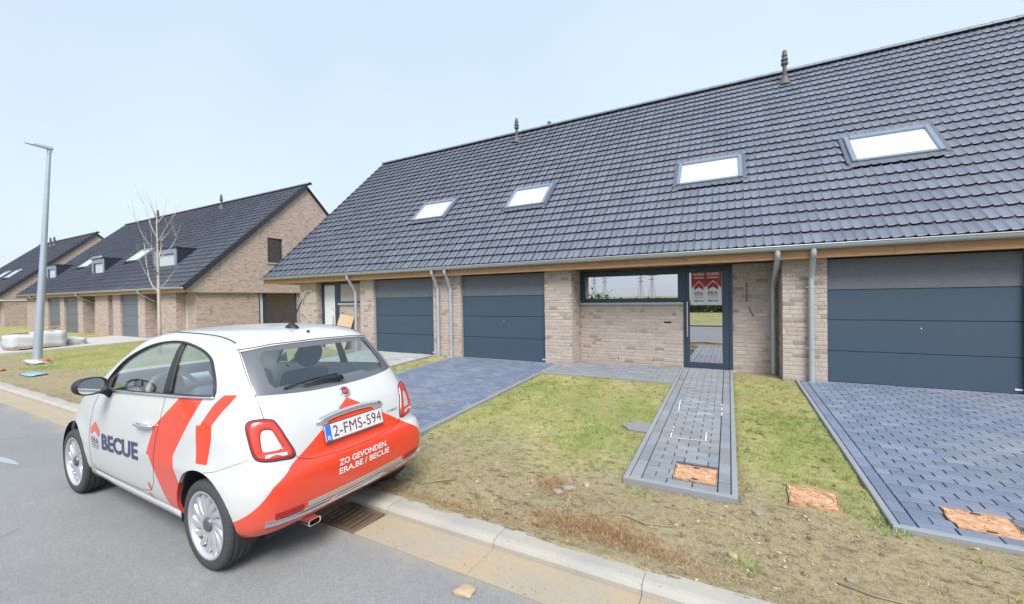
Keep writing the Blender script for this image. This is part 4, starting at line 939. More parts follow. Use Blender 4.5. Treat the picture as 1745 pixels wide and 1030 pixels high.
    for a, b in dormers:
        d = empty('dormer', ((a+b)/2, 9.5, 3.40+dz)); d.parent = h; W = (b-a)/2; hh = 1.10
        kz = math.tan(TH); yb = (hh-.0)/kz+.28
        for sx in (-1, 1): MB().prism([(0, -.05), (0, hh), (yb, hh)], 'x', sx*W-.03, sx*W+.03).build('cheek', 'dormer', d)
        MB().box((-W-.05, -.06, hh), (W+.05, yb+.1, hh+.05)).build('flat_roof', 'dormer', d)
        m = MB(); wx0, wx1, wz0, wz1 = -W*.72, W*.80, .10, .86
        for p, q in (((-W, -.05), (wx0, hh)), ((wx1, -.05), (W, hh)), ((wx0, -.05), (wx1, wz0)), ((wx0, wz1), (wx1, hh))): m.box((p[0], -.03, p[1]), (q[0], .05, q[1]))
        m.build('front', 'dormer_front', d)
        wn = MB().box((wx0, .015, wz0), (wx1, .020, wz1)).build('pane', 'pane_clear', d); MB().box((wx0, .04, wz0), (wx1, .045, wz1)).build('blind', 'blind', d)
        m = MB()
        for p, q in (((wx0, wz0), (wx0+.06, wz1)), ((wx0+.06, wz1-.04), (wx1, wz1)), ((wx0+.06, wz0), (wx1, wz0+.03))): m.box((p[0], -.01, p[1]), (q[0], .03, q[1]))
        m.build('window_frame', 'frame', d)
        MB().add([(-W-.1, -.22, -.18), (W+.1, -.22, -.18), (W+.1, -.02, .0), (-W-.1, -.02, .0)], [(0, 1, 2, 3)]).build('apron', 'lead', d)
    return h
segs2 = [('p', -22.1, -20.68), ('r', -23.56, -22.1), ('p', -24.27, -23.56), ('g', -26.17, -24.27), ('p', -27.05, -26.17), ('d', -27.6, -27.05), ('p', -29.2, -27.6), ('r', -30.87, -29.2), ('p', -31.6, -30.87), ('g', -33.63, -31.6), ('p', -34.3, -33.63), ('g', -36.3, -34.3), ('p', -37.0, -36.3), ('r', -38.4, -37.0), ('p', -40.2, -38.4)]
neighbour(-41.2, -19.50, -.15, 'neighbouring brick row house with box dormers, a small square window high in its gable', segs2, [(-24.95, -22.75), (-32.65, -30.95), (-40.2, -38.5)], [(-29.6, -28.2), (-36.6, -35.2)], [(-26.63, 13.4), (-34.58, 13.4)])
segs3 = [('p', -50, -47.9), ('r', -52, -50), ('p', -53, -52), ('g', -55.5, -53), ('p', -59.5, -55.5)]
neighbour(-60.9, -46.7, -.25, 'farthest brick row house with two thin roof pipes, beyond the one with dormers', segs3, [], [(-55.5, -54.2), (-52.5, -51.2)], [(-54.2, 13.3), (-55.2, 13.3)])
# ================================================================ THE CAR (local: +X forward, +Y left, Z up, rear axle at x=0)
car = empty('parked_car', (-2.987, 2.157, ROAD)); car.rotation_euler = (0, 0, math.pi+R(-.42))
tag(car, 'small white and orange red hatchback parked half on the kerb', 'car')
CZ = [.262, .280, .34, .45, .56, .615, .645, .67, .75, .85, .93, .98, 1.03, 1.10, 1.20, 1.30, 1.392, 1.442, 1.478, 1.504, 1.519, 1.524]
CXR = [-.42, -.475, -.515, -.534, -.535, -.529, -.514, -.489, -.472, -.447, -.417, -.39, -.36, -.315, -.245, -.165, -.08, -.02, .09, .27, .50, .70]
CXF = [2.84, 2.91, 2.98, 3.02, 3.01, 2.99, 2.98, 2.96, 2.91, 2.80, 2.63, 2.46, 2.28, 2.12, 1.94, 1.75, 1.58, 1.46, 1.32, 1.13, .94, .80]
CW = [.745, .770, .795, .808, .814, .816, .816, .815, .812, .803, .790, .779, .768, .753, .727, .695, .656, .617, .555, .44, .25, .05]
CN = [8, 8.5, 9, 9, 8.5, 7.6, 7.0, 6.5, 6.0, 5.9, 5.8, 5.7, 5.6, 5.3, 4.9, 4.5, 4.1, 3.7, 3.3, 2.8, 2.4, 2.2]
CNF = [4.2, 4.2, 4.2, 4.2, 4.2, 4.1, 4.0, 4.0, 3.9, 3.8, 3.9, 4.2, 4.8, 5.0, 5.0, 4.8, 4.4, 3.8, 3.2, 2.7, 2.4, 2.2]
def cubic(xp, t):
    xp = np.array(xp, float); n = len(xp); i = np.clip(np.floor(t).astype(int), 0, n-2); f = t-i
    g = lambda k: xp[np.clip(k, 0, n-1)]
    p0, p1, p2, p3 = g(i-1), g(i), g(i+1), g(i+2); m1, m2 = (p2-p0)*.5, (p3-p1)*.5
    # limit tangents so that the curve does not overshoot
    d = p2-p1; m1 = np.where(d*m1 <= 0, 0, np.sign(d)*np.minimum(np.abs(m1), 3*np.abs(d))); m2 = np.where(d*m2 <= 0, 0, np.sign(d)*np.minimum(np.abs(m2), 3*np.abs(d)))
    return (2*f**3-3*f**2+1)*p1+(f**3-2*f**2+f)*m1+(-2*f**3+3*f**2)*p2+(f**3-f**2)*m2
def car_shell(name):
    T = np.linspace(0, len(CZ)-1, (len(CZ)-1)*3+1); z, xr_, xf, w_, nr, nf = (cubic(a, T) for a in (CZ, CXR, CXF, CW, CN, CNF))
    K = 128; V = []; xc_ = .70
    for j in range(len(T)):
        ang = np.linspace(0, 2*np.pi, K, endpoint=False)
        for a in ang:
            c, s = math.cos(a), math.sin(a); n = nf[j] if c > 0 else nr[j]; A = (xf[j]-xc_) if c > 0 else (xc_-xr_[j])
            A = max(A, .02)
            x = xc_+A*math.copysign(abs(c)**(2/n), c); y = w_[j]*math.copysign(abs(s)**(2/n), s)
            for ax in (0, 2.3):      # wheel arch flare
                q = math.hypot(x-ax, z[j]-.29); y += math.copysign(.016, y)*math.exp(-((q-.35)/.085)**2)*min(1, abs(y)/.5) if z[j] < .9 else 0
            V.append((x, y, z[j]))
    rings = len(T); F = []
    for j in range(rings-1):
        for k in range(K): F.append((j*K+k, j*K+(k+1) % K, (j+1)*K+(k+1) % K, (j+1)*K+k))
    F.append(tuple(range(K-1, -1, -1))); V.append((.75, 0, z[-1]+.001)); t = len(V)-1
    for k in range(K): F.append(((rings-1)*K+k, (rings-1)*K+(k+1) % K, t))
    me = bpy.data.meshes.new(name); me.from_pydata(V, [], F); me.update(); return me
skin = car_shell('car_skin'); BV = BVHTree.FromPolygons([v.co.copy() for v in skin.vertices], [tuple(p.vertices) for p in skin.polygons])
def hit(o, d, off=.0):
    p, n, i, _ = BV.ray_cast(Vector(o), Vector(d).normalized())
    if p is None:
        p, n, i, _ = BV.find_nearest(Vector(o)+Vector(d).normalized()*1.5)
    if n.dot(Vector(d)) > 0: n = -n
    return p+n*off
def side(x, z, off=.0, sgn=1): return hit((x, 2*sgn, z), (0, -sgn, 0), off)
def rear(y, z, off=.0): return hit((-2, y, z), (1, 0, 0), off)
def top(x, y, off=.0): return hit((x, y, 3), (0, 0, -1), off)
# paint with its livery: flat print in the car's own coordinates
def m_carpaint():
    s = NT('car paint with livery'); v = s.coord('Object'); q = s.n('ShaderNodeSeparateXYZ'); s.l(v, q.inputs[0]); X, Y, Z = q.outputs
    AY = s.math('ABSOLUTE', Y)
    def convex(pts, a, b):
        cx = sum(p[0] for p in pts)/len(pts); cy = sum(p[1] for p in pts)/len(pts); acc = None
        for (x0, y0), (x1, y1) in zip(pts, pts[1:]+pts[:1]):
            nx, ny = -(y1-y0), x1-x0; l_ = math.hypot(nx, ny); nx, ny = nx/l_, ny/l_; d = -(nx*x0+ny*y0)
            if nx*cx+ny*cy+d < 0: nx, ny, d = -nx, -ny, -d
            e_ = s.math('ADD', s.math('ADD', s.math('MULTIPLY', a, nx), s.math('MULTIPLY', b, ny)), d)
            acc = e_ if acc is None else s.math('MINIMUM', acc, e_)
        return s.math('GREATER_THAN', acc, 0.0)
    masks = [convex(p, X, Z) for p in (
        [(.762, .631), (.648, .850), (.423, 1.03), (.365, 1.076), (.082, 1.098), (.220, .871), (.352, .687)], [(.762, .631), (.517, .371), (.38, .20), (.24, .20), (.268, .488), (.352, .687)],
        [(-.069, 1.122), (-.165, 1.122), (-.150, 1.071), (-.067, .939), (.096, .925), (-.034, 1.066)], [(.096, .925), (-.067, .939), (-.088, .857), (-.081, .703), (.036, .696)],
        [(.778, .417), (.732, .427), (.702, .385), (.739, .36)], [(.80, .335), (.745, .345), (.58, .22), (.66, .20)])]
    # rear chevron: apex under the badge, falling to both arches
    l1 = s.math('ADD', s.math('MULTIPLY', AY, -.62), .985); l2 = s.math('ADD', s.math('MULTIPLY', AY, -1.22), 1.373)
    rm = s.math('MULTIPLY', s.math('LESS_THAN', Z, s.math('MINIMUM', l1, l2)), s.math('LESS_THAN', X, -.10)); masks.append(rm)
    f = masks[0]
    for k in masks[1:]: f = s.math('MAXIMUM', f, k)
    n = s.noise(v, 5, 3)
    white = s.mix(n, (.53, .54, .537), (.57, .58, .575)); red = s.mix(n, (.68, .050, .018), (.74, .058, .022))
    # road film low on the body
    dk = s.math('MULTIPLY', s.ramp(s.math('ADD', Z, s.math('MULTIPLY', s.math('SUBTRACT', s.noise(v, 3, 5), .5), .35)), (.22, 1.), (.55, 0.)), .22)
    c = s.mix(dk, s.mix(f, white, red), (.30, .28, .25))
    return s.done(s.bsdf(c, .30, spec=.4, **{'Coat Weight': .6, 'Coat Roughness': .03}))
M['carpaint'] = m_carpaint()
M['car_in'] = plain('car interior lining', (.70, .69, .66), .8); M['seat'] = plain('seat fabric', (.13, .155, .20), .85, var=.2, sc=30)
M['dash'] = plain('dashboard pale', (.52, .53, .52), .5); M['wheel_grip'] = plain('pale leather', (.50, .49, .45), .55)
M['rubber'] = plain('tyre rubber', (.060, .060, .062), .75, var=.25, sc=18, bump=.12, spec=.3); M['rim'] = plain('alloy silver', (.56, .57, .60), .32, .55, var=.06)
M['rim_dark'] = plain('wheel recess', (.03, .03, .033), .6); M['hubcap'] = plain('grey centre cap', (.13, .135, .145), .35, .4)
M['tail_red'] = plain('red lamp lens', (.36, .010, .012), .12, var=.15, **{'Coat Weight': 1.0}); M['tail_bright'] = plain('orange red lamp band', (.58, .055, .035), .2, var=.1)
M['lens_clear'] = plain('clear lamp lens', (.62, .60, .62), .15); M['car_white'] = plain('white lacquer', (.55, .56, .555), .22, var=.02, **{'Coat Weight': .7})
M['plate_white'] = plain('number plate white', (.62, .62, .62), .4, var=.03); M['plate_blue'] = plain('plate blue', (.03, .16, .60), .4); M['plate_red'] = plain('plate ruby', (.12, .022, .026), .5)
M['navy'] = plain('navy vinyl', (.045, .055, .13), .4); M['vinyl_white'] = plain('white vinyl', (.68, .68, .68), .4, var=.02); M['vinyl_red'] = plain('coral vinyl', (.72, .13, .09), .4)
M['seam'] = plain('panel gap', (.045, .045, .048), .7); M['reflector'] = plain('red reflector', (.34, .018, .022), .2); M['champagne'] = plain('satin trim', (.48, .45, .40), .35, .4)
M['badge_red'] = plain('badge red', (.28, .015, .025), .3)
M['car_glass'] = m_glass('car window glass', (.96, .985, .98), .08)
def m_rearglass():
    s = NT('heated rear glass'); v = s.coord('Object'); q = s.n('ShaderNodeSeparateXYZ'); s.l(v, q.inputs[0]); X, Y, Z = q.outputs
    # printed black border with a rounded clear field: half width tapers towards the top
    a = s.math('SUBTRACT', s.math('ADD', s.math('MULTIPLY', Z, -.105), .620), s.math('ABSOLUTE', Y)); b = s.math('SUBTRACT', Z, 1.125); c = s.math('SUBTRACT', 1.372, Z)
    r_ = .07
    def cl(x): return s.math('MAXIMUM', s.math('SUBTRACT', r_, x), 0.0)
    d1 = s.math('SQRT', s.math('ADD', s.math('POWER', cl(a), 2), s.math('POWER', s.math('MAXIMUM', cl(b), cl(c)), 2)))
    clear = s.math('LESS_THAN', d1, r_)
    t = s.n('ShaderNodeBsdfTransparent'); t.inputs['Color'].default_value = (.93, .97, .98, 1)
    black = s.bsdf((.10, .105, .12), .35); mx_ = s.n('ShaderNodeMixShader'); s.l(clear, mx_.inputs[0]); s.l(black, mx_.inputs[1]); s.l(t.outputs[0], mx_.inputs[2])
    g = s.n('ShaderNodeBsdfGlossy'); g.inputs['Roughness'].default_value = .02;     m2 = s.n('ShaderNodeMixShader'); s.l(s.math('ADD', s.math('MULTIPLY', schlick(s), .8), .05), m2.inputs[0]); s.l(mx_.outputs[0], m2.inputs[1]); s.l(g.outputs[0], m2.inputs[2])
    return s.done(m2.outputs[0])
M['rear_glass'] = m_rearglass()
# side window outline (x, z), rear window and windscreen outlines (y, z)
def smooth_poly(P, n=8):
    """Catmull-Rom through control points flagged smooth (third value 1); corners stay sharp"""
    out = []
    L_ = len(P)
    for i in range(L_):
        p0, p1, p2, p3 = P[i-1], P[i], P[(i+1) % L_], P[(i+2) % L_]
        out.append((p1[0], p1[1]))
        if not (p1[2] or p2[2]): continue
        m1 = [(p2[k]-p0[k])*.5 if p1[2] else (p2[k]-p1[k]) for k in (0, 1)]; m2 = [(p3[k]-p1[k])*.5 if p2[2] else (p2[k]-p1[k]) for k in (0, 1)]
        for j in range(1, n):
            f = j/n; out.append(tuple((2*f**3-3*f*f+1)*p1[k]+(f**3-2*f*f+f)*m1[k]+(-2*f**3+3*f*f)*p2[k]+(f**3-f*f)*m2[k] for k in (0, 1)))
    return out
SIDEWIN = smooth_poly([(1.70, 1.008, 0), (1.56, 1.150, 1), (1.40, 1.262, 1), (1.19, 1.345, 1), (.985, 1.400, 1), (.77, 1.425, 1), (.57, 1.424, 1), (.37, 1.400, 1), (.243, 1.368, 1), (.155, 1.325, 1), (.088, 1.262, 1), (.028, 1.19, 1), (-.015, 1.112, 0), (.50, 1.082, 0)], 4)
REARWIN = smooth_poly([(-.597, 1.108, 0), (-.2, 1.078, 1), (.2, 1.078, 1), (.597, 1.108, 0), (.578, 1.24, 1), (.548, 1.380, 0), (.36, 1.405, 1), (0, 1.412, 1), (-.36, 1.405, 1), (-.548, 1.380, 0), (-.578, 1.24, 1)])
WIND = smooth_poly([(-.60, 1.07, 0), (.60, 1.07, 0), (.50, 1.30, 1), (.40, 1.415, 0), (-.40, 1.415, 0), (-.50, 1.30, 1)])
def grow(P, d):
    cx = sum(p[0] for p in P)/len(P); cy = sum(p[1] for p in P)/len(P); out = []
    for i, p in enumerate(P):
        a, b = P[i-1], P[(i+1) % len(P)]; t = Vector((b[0]-a[0], b[1]-a[1])).normalized(); nrm = Vector((t.y, -t.x))
        if nrm.dot(Vector((p[0]-cx, p[1]-cy))) < 0: nrm = -nrm
        out.append((p[0]+nrm.x*d, p[1]+nrm.y*d))
    return out
def tmp(me):
    o = bpy.data.objects.new('tmp', me); col.objects.link(o); return o
def cutter(pts, axis, a, b):
    m = MB().prism(pts, axis, a, b).mesh('cut'); bm_ = bmesh.new(); bm_.from_mesh(m); bmesh.ops.recalc_face_normals(bm_, faces=bm_.faces); bm_.to_mesh(m); bm_.free(); return tmp(m)
def disc(cx, cz, r_, n=64): return [(cx+r_*math.cos(2*math.pi*i/n), cz+r_*math.sin(2*math.pi*i/n)) for i in range(n)]
cut_side = cutter(SIDEWIN, 'y', -1.5, 1.5); cut_rear = cutter(REARWIN, 'x', -1.5, .12); cut_wind = cutter(WIND, 'x', 1.25, 4)
arches = [cutter(disc(ax, .305, .352), 'y', s_*.40, s_*1.4) for ax in (0, 2.3) for s_ in (1, -1)]
def carve(thick, inset, ops, mats, name):
    o = tmp(skin.copy())
    if inset:
        md = o.modifiers.new('d', 'DISPLACE'); md.strength = -inset; md.mid_level = 0
    md = o.modifiers.new('s', 'SOLIDIFY'); md.thickness = thick; md.offset = -1; md.material_offset = 1 if len(mats) > 1 else 0; md.use_even_offset = False
    for m_ in mats: o.data.materials.append(M[m_])
    for c_, op in ops:
        md = o.modifiers.new('b', 'BOOLEAN'); md.object = c_; md.operation = op; md.solver = 'EXACT'
    dg = bpy.context.evaluated_depsgraph_get(); dg.update(); me = bpy.data.meshes.new_from_object(o.evaluated_get(dg)); me.name = name
    bpy.data.objects.remove(o); return me
bme = carve(.022, 0, [(c_, 'DIFFERENCE') for c_ in arches+[cut_side, cut_rear, cut_wind]], ['carpaint', 'car_in'], 'body')
body = obj('body', bme, [], car); bme.polygons.foreach_set('use_smooth', [True]*len(bme.polygons)); bme.set_sharp_from_angle(angle=R(38))
def glassme(c_, name, mat, th=.004, ins=.006):
    me = carve(th, ins, [(c_, 'INTERSECT')], [mat], name); o = obj(name, me, [], car, True); me.set_sharp_from_angle(angle=R(40)); return o
g1 = glassme(cut_side, 'side_window', 'car_glass'); g2 = glassme(cut_rear, 'rear_window', 'rear_glass', .004, .004); g3 = glassme(cut_wind, 'windscreen', 'car_glass')
# split the side glass into its two sides
def split_side(o):
    me2 = o.data.copy()
    for me, sg in ((o.data, 1), (me2, -1)):
        b = bmesh.new(); b.from_mesh(me); bmesh.ops.delete(b, geom=[v for v in b.verts if v.co.y*sg < 0], context='VERTS'); b.to_mesh(me); b.free()
    return obj('side_window', me2, [], car)
split_side(g1)
for c_ in [cut_side, cut_rear, cut_wind]+arches: bpy.data.objects.remove(c_)
# ---- strips and seams following the skin
def strip(name, pts, rad, mat, parent, n=6, closed=False): return MB().tube(pts, rad, n, closed=closed).build(name, mat, parent, True)
def dense(P, n=6, closed=False):
    Q = []
    for a, b in zip(P, P[1:]+(P[:1] if closed else [])):
        for i in range(n): Q.append(tuple(a[k]+(b[k]-a[k])*i/n for k in (0, 1)))
    if not closed: Q.append(P[-1])
    return Q
for sg in (1, -1):
    fr_ = [side(x, z, .003, sg) for x, z in grow(SIDEWIN, .004)]
    strip('window_trim', fr_, .010, 'black', body, closed=True)
    strip('belt_trim', [side(x, z, .010, sg) for x, z in dense([(1.72, 1.000), (.50, 1.072), (-.02, 1.102)], 14)], .0075, 'chrome', body)
    # B pillar
    m = MB(); rows = []
    for q in range(13):
        t = q/12; rows.append((side(.612+.010*t, 1.075+t*.35, .004, sg), side(.505+.055*t, 1.08+t*.345, .004, sg)))
    Vv = [p for r_ in rows for p in r_]; m.add(Vv, [(2*i, 2*i+1, 2*i+3, 2*i+2) for i in range(12)]); o = m.build('pillar_trim', 'black', body, True)
    sm = o.modifiers.new('s', 'SOLIDIFY'); sm.thickness = .012
    m = MB(); m.add([side(1.70, 1.022, .004, sg), side(1.53, 1.03, .004, sg), side(1.50, 1.155, .004, sg), side(1.60, 1.10, .004, sg)], [(0, 1, 2, 3)]); m.build('mirror_sail', 'black', body)
    door = dense([(.575, 1.07), (.572, .98), (.578, .88), (.622, .72), (.648, .55), (.662, .45), (.72, .37), (.9, .335), (1.78, .315), (1.86, .36), (1.88, .55), (1.83, .85), (1.76, 1.0)], 6)
    strip('door_gap', [side(x, z, .0005, sg) for x, z in door], .0016, 'seam', body)
    strip('bumper_gap', [side(x, z, .0005, sg) for x, z in dense([(-.06, .655), (-.161, .674), (-.36, .747)], 6)], .0013, 'seam', body)
    strip('roof_gap', [top(x, sg*y, .0) for x, y in dense([(1.25, .46), (.9, .520), (.5, .528), (.2, .528), (.10, .53)], 8)], .006, 'seam', body)
    dv = Vector((1, -.55*sg, 0)).normalized()
    hat = [hit(Vector((-.38, sg*y, z))-dv, dv, .001) for y, z in dense([(.775, 1.395), (.730, 1.25), (.672, 1.108), (.640, 1.024), (.618, .968)], 8)]
    strip('hatch_gap', hat, .0022, 'seam', body)
    strip('bonnet_gap', [top(x, sg*y, .0) for x, y in dense([(1.95, .56), (2.3, .55), (2.6, .45)], 6)], .003, 'seam', body)
    # sill
    pr = [(-.05, .0), (-.022, .004), (-.008, .035), (-.004, .062), (-.02, .085)]
    Vv = []; xs_ = np.linspace(.36, 1.93, 16)
    for x in xs_:
        b = side(float(x), .30, 0, sg); Vv += [(x, b.y+sg*(p[0]+.004), .228+p[1]) for p in pr]
    MB().add(Vv, [(5*i+j, 5*i+j+1, 5*i+6+j, 5*i+5+j) for i in range(15) for j in range(4)]+[(0, 1, 2, 3, 4), tuple(75+k_ for k_ in (4, 3, 2, 1, 0))]).build('sill', 'car_white', body, True)
    # handle
    hp = [side(.644, .846, .010, sg), side(.69, .844, .026, sg), side(.785, .839, .032, sg), side(.88, .834, .026, sg), side(.926, .832, .010, sg)]
    hd = strip('door_handle', hp, [.012, .016, .017, .016, .012], 'chrome', body, 10)
    strip('handle_cup', [side(.74, .841, -.012, sg), side(.785, .838, -.009, sg), side(.83, .836, -.012, sg)], [.02, .03, .02], 'car_white', body, 12)
    # wheel arch liners
    for ax in (0, 2.3):
        m = MB(); V = []; na = 25
        for q in range(na):
            a = R(-14)+R(208)*q/(na-1)
            for rr_, yy in ((.353, .775), (.353, .44), (.02, .44)): V.append((ax+rr_*math.cos(a), yy, .305+rr_*math.sin(a)))
        m.add(V, [(3*q+j, 3*q+j+1, 3*q+4+j, 3*q+3+j) for q in range(na-1) for j in range(2)]); o = m.build('wheel_liner', 'black', car, True)
        if sg < 0: o.scale.y = -1
MB().box((.3, -.42, .19), (2.0, .42, .238)).build('underbody', 'black', car); MB().box((-.36, -.62, .20), (-.2, .62, .30)).build('rear_valance', 'black', car)
# hatch: lower gap, bumper top gap
strip('hatch_gap', [rear(y, z, .0005) for y, z in dense([(-.474, .713), (-.457, .691), (-.363, .660), (-.128, .642), (.128, .642), (.363, .660), (.457, .691), (.474, .713)], 6)], .0022, 'seam', body)
strip('hatch_gap', [rear(y, z, .001) for y, z in dense([(-.555, 1.392), (-.36, 1.415), (0, 1.422), (.36, 1.415), (.555, 1.392)], 8)], .004, 'seam', body)
# rear spoiler lip lamp, washer nozzle, aerial
MB().lathe([(0, .02), (.012, .018), (.012, 0)], 10, c=tuple(top(.055, .0))).build('washer_jet', 'black', body, True)
a0 = top(.27, .0); m = MB(); m.lathe([(.05, -.01), (.042, .012), (.022, .03), (.012, .045), (0, .048)], 14); o = m.build('aerial', 'black', car, True); o.location = a0; o.scale.x = 1.5
MB().tube([(0, 0, .03), (-.10, 0, .24)], [.006, .0035], 8).build('aerial_mast', 'black', o)
# ---- lamps
def lamp_cluster(sg):
    lp = empty('tail_light', (0, 0, 0)); lp.parent = car; d = Vector((1, -.55*sg, 0)).normalized()
    outer = smooth_poly([(.731, .946, 1), (.683, .971, 1), (.579, .960, 1), (.540, .926, 1), (.489, .842, 1), (.430, .720, 1), (.528, .718, 1), (.638, .732, 1), (.687, .763, 1), (.716, .856, 1)], 5)
    inner = smooth_poly([(.645, .888, 1), (.627, .908, 1), (.581, .901, 1), (.560, .875, 1), (.535, .828, 1), (.516, .785, 1), (.57, .778, 1), (.625, .782, 1), (.638, .795, 1), (.645, .842, 1)], 5)
    n = len(outer)
    def P(y, z, off): return hit(Vector((-.38, y*sg, z))-d*1.0, d, off)
    def mid(t): return [(o_[0]+(i_[0]-o_[0])*t, o_[1]+(i_[1]-o_[1])*t) for o_, i_ in zip(outer, inner)]
    levels = [(0, .001), (.06, .012), (.30, .017), (.62, .015), (.92, .010), (1.0, .002)]; V = []
    for t, off in levels: V += [P(y, z, off) for y, z in mid(t)]
    m = MB()
    for r_ in range(len(levels)-1): m.add([], []) if False else None
    F = [(r_*n+i, r_*n+(i+1) % n, (r_+1)*n+(i+1) % n, (r_+1)*n+i) for r_ in range(len(levels)-1) for i in range(n)]
    mi = [1 if r_ in (2, 3) else 0 for r_ in range(len(levels)-1) for i in range(n)]
    m.v = [tuple(p) for p in V]; m.f = F; m.mi = mi; m.t = [0]*len(F); m.build('lens', ['tail_red', 'tail_bright'], lp, True)
    Vc = [P(y, z, .004) for y, z in inner]+[P(.59, .845, .006)]
    MB().add(Vc, [(i, (i+1) % n, n) for i in range(n)]).build('body_insert', 'car_white', lp, True)
    w_ = [(.622, .744), (.487, .736), (.490, .756), (.618, .764)]
    MB().add([P(y, z, .020) for y, z in w_], [(0, 1, 2, 3)]).build('reverse_light', 'lens_clear', lp)
    strip('lens_gap', [P(y, z, .001) for y, z in grow(outer, .003)], .004, 'seam', lp, closed=True)
lamp_cluster(1); lamp_cluster(-1)
# ---- chrome handle bar over the plate, plate, badge
pl = empty('number_plate', tuple(rear(0, .787, .012))); pl.parent = car
nx = rear(0, .84)-rear(0, .73); tilt = math.atan2(nx.x, nx.z); pl.rotation_euler = (0, tilt, 0)
MB().box((-.008, -.268, -.064), (.0, .268, .064)).build('plate_holder', 'chrome', pl)
MB().box((-.012, -.26, -.056), (-.0085, .26, .056)).build('plate', 'plate_white', pl); MB().box((-.0128, .215, -.056), (-.0121, .26, .056)).build('euro_band', 'plate_blue', pl)
me, co = fit_text('2-FMS-594', .445, .078, .0, 1.05); me.vertices.foreach_set('co', np.array([(-.0135, -x-.024, y_) for x, y_, _ in co]).ravel()); obj('lettering', me, 'plate_red', pl)
me, co = fit_text('B', .022, .028, .01); me.vertices.foreach_set('co', np.array([(-.0135, -x+.237, y_-.032) for x, y_, _ in co]).ravel()); obj('lettering', me, 'vinyl_white', pl)
hb = []
for y in np.linspace(-.305, .305, 21):
    e_ = 1-min(1, max(0, (abs(y)-.26)/.05))**2; p = rear(float(y), .874+.026*(1-(y/.3)**2), 0); hb.append((p, .006+.017*e_))
m = MB(); n = 10; V = []
for p, r_ in hb:
    for k_ in range(n):
        q = 2*math.pi*k_/n; V.append((p.x-.004-abs(math.cos(q))*0-r_*.9*max(-.3, math.cos(q)), p.y, p.z+r_*1.15*math.sin(q)))
m.add(V, [(i*n+k_, i*n+(k_+1) % n, (i+1)*n+(k_+1) % n, (i+1)*n+k_) for i in range(20) for k_ in range(n)]+[tuple(range(n)), tuple(20*n+k_ for k_ in range(n-1, -1, -1))]); m.build('handle_bar', 'chrome', car, True)
bp = rear(0, 1.024, .0); bn = (rear(0, 1.05)-rear(0, 1.0)); bt = math.atan2(bn.x, bn.z)
bd = empty('badge', tuple(bp)); bd.parent = car; bd.rotation_euler = (0, bt, 0)
MB().lathe([(0, -.010), (.030, -.010), (.032, -.016), (.041, -.014), (.044, -.002), (.044, .01)], 28, 'x').build('ring', 'chrome', bd, True)
o = MB().prism([(y*.026, z*.026) for y, z in smooth_poly([(-1, -1, 1), (1, -1, 1), (1, 1, 1), (-1, 1, 1)], 4)], 'x', -.0135, -.010).build('field', 'badge_red', bd)
me, co = fit_text('FIAT', .042, .020, .0); me.vertices.foreach_set('co', np.array([(-.0145, -x, y_) for x, y_, _ in co]).ravel()); obj('lettering', me, 'chrome', bd)
# ---- wiper
wp = empty('rear_wiper', (0, 0, 0)); wp.parent = car
arm = [rear(y, z, o_) for y, z, o_ in ((-.01, 1.118, .022), (.05, 1.128, .028), (.16, 1.130, .026), (.30, 1.124, .022))]; strip('wiper_arm', arm, [.022, .017, .012, .008], 'black', wp, 8)
strip('wiper_blade', [rear(y, z, .012) for y, z in dense([(.005, 1.152), (.2, 1.148), (.43, 1.128)], 6)], .008, 'black', wp)
MB().lathe([(0, .02), (.02, .016), (.024, 0)], 12, c=tuple(rear(-.01, 1.112, .012))).build('spindle', 'black', wp, True)
# ---- bumper trim
def band(name, y0, y1, z0, z1, off, mat, n=24, curve=.0):
    V = []
    for i in range(n+1):
        y = y0+(y1-y0)*i/n; dz_ = curve*(y/.7)**2
        V += [rear(y, z0+dz_, .001), rear(y, z0+dz_+.002, off), rear(y, z1+dz_-.002, off), rear(y, z1+dz_, .001)]
    return MB().add(V, [(4*i+j, 4*i+4+j, 4*i+5+j, 4*i+1+j) for i in range(n) for j in range(3)]+[(0, 1, 2, 3), tuple(4*n+j for j in (3, 2, 1, 0))]).build(name, mat, body, 'auto')
band('chrome_strip', -.69, .69, .318, .338, .014, 'chrome', 40, .034); band('chrome_strip', -.69, .69, .342, .351, .010, 'chrome', 40, .034)
band('bumper_inset', -.43, .43, .355, .392, .003, 'champagne', 24, .03)
for sg in (1, -1): band('reflector', *( (.46, .64) if sg > 0 else (-.64, -.46)), .358, .394, .004, 'reflector', 10, .03)
strip('bumper_crease', [rear(y, z, -.004) for y, z in dense([(-.68, .60), (-.4, .625), (0, .632), (.4, .625), (.68, .60)], 10)], .007, M['carpaint'], body) if False else None
# exhaust: flattened tube
m = MB(); n = 24; V = []
for x, sc_ in ((-.30, 1), (-.545, 1), (-.545, .78), (-.40, .78)):
    for k_ in range(n):
        q = 2*math.pi*k_/n; V.append((x, .40+sc_*(.018*math.cos(q)+math.copysign(.030, math.cos(q))*min(1, abs(math.cos(q))*3)), .262+.022*sc_*math.sin(q)))
m.add(V, [(i*n+k_, i*n+(k_+1) % n, (i+1)*n+(k_+1) % n, (i+1)*n+k_) for i in range(3) for k_ in range(n)]); m.build('exhaust', 'chrome', car, 'auto')
MB().box((-.42, .35, .245), (-.40, .45, .28)).build('exhaust_hole', 'rim_dark', car)
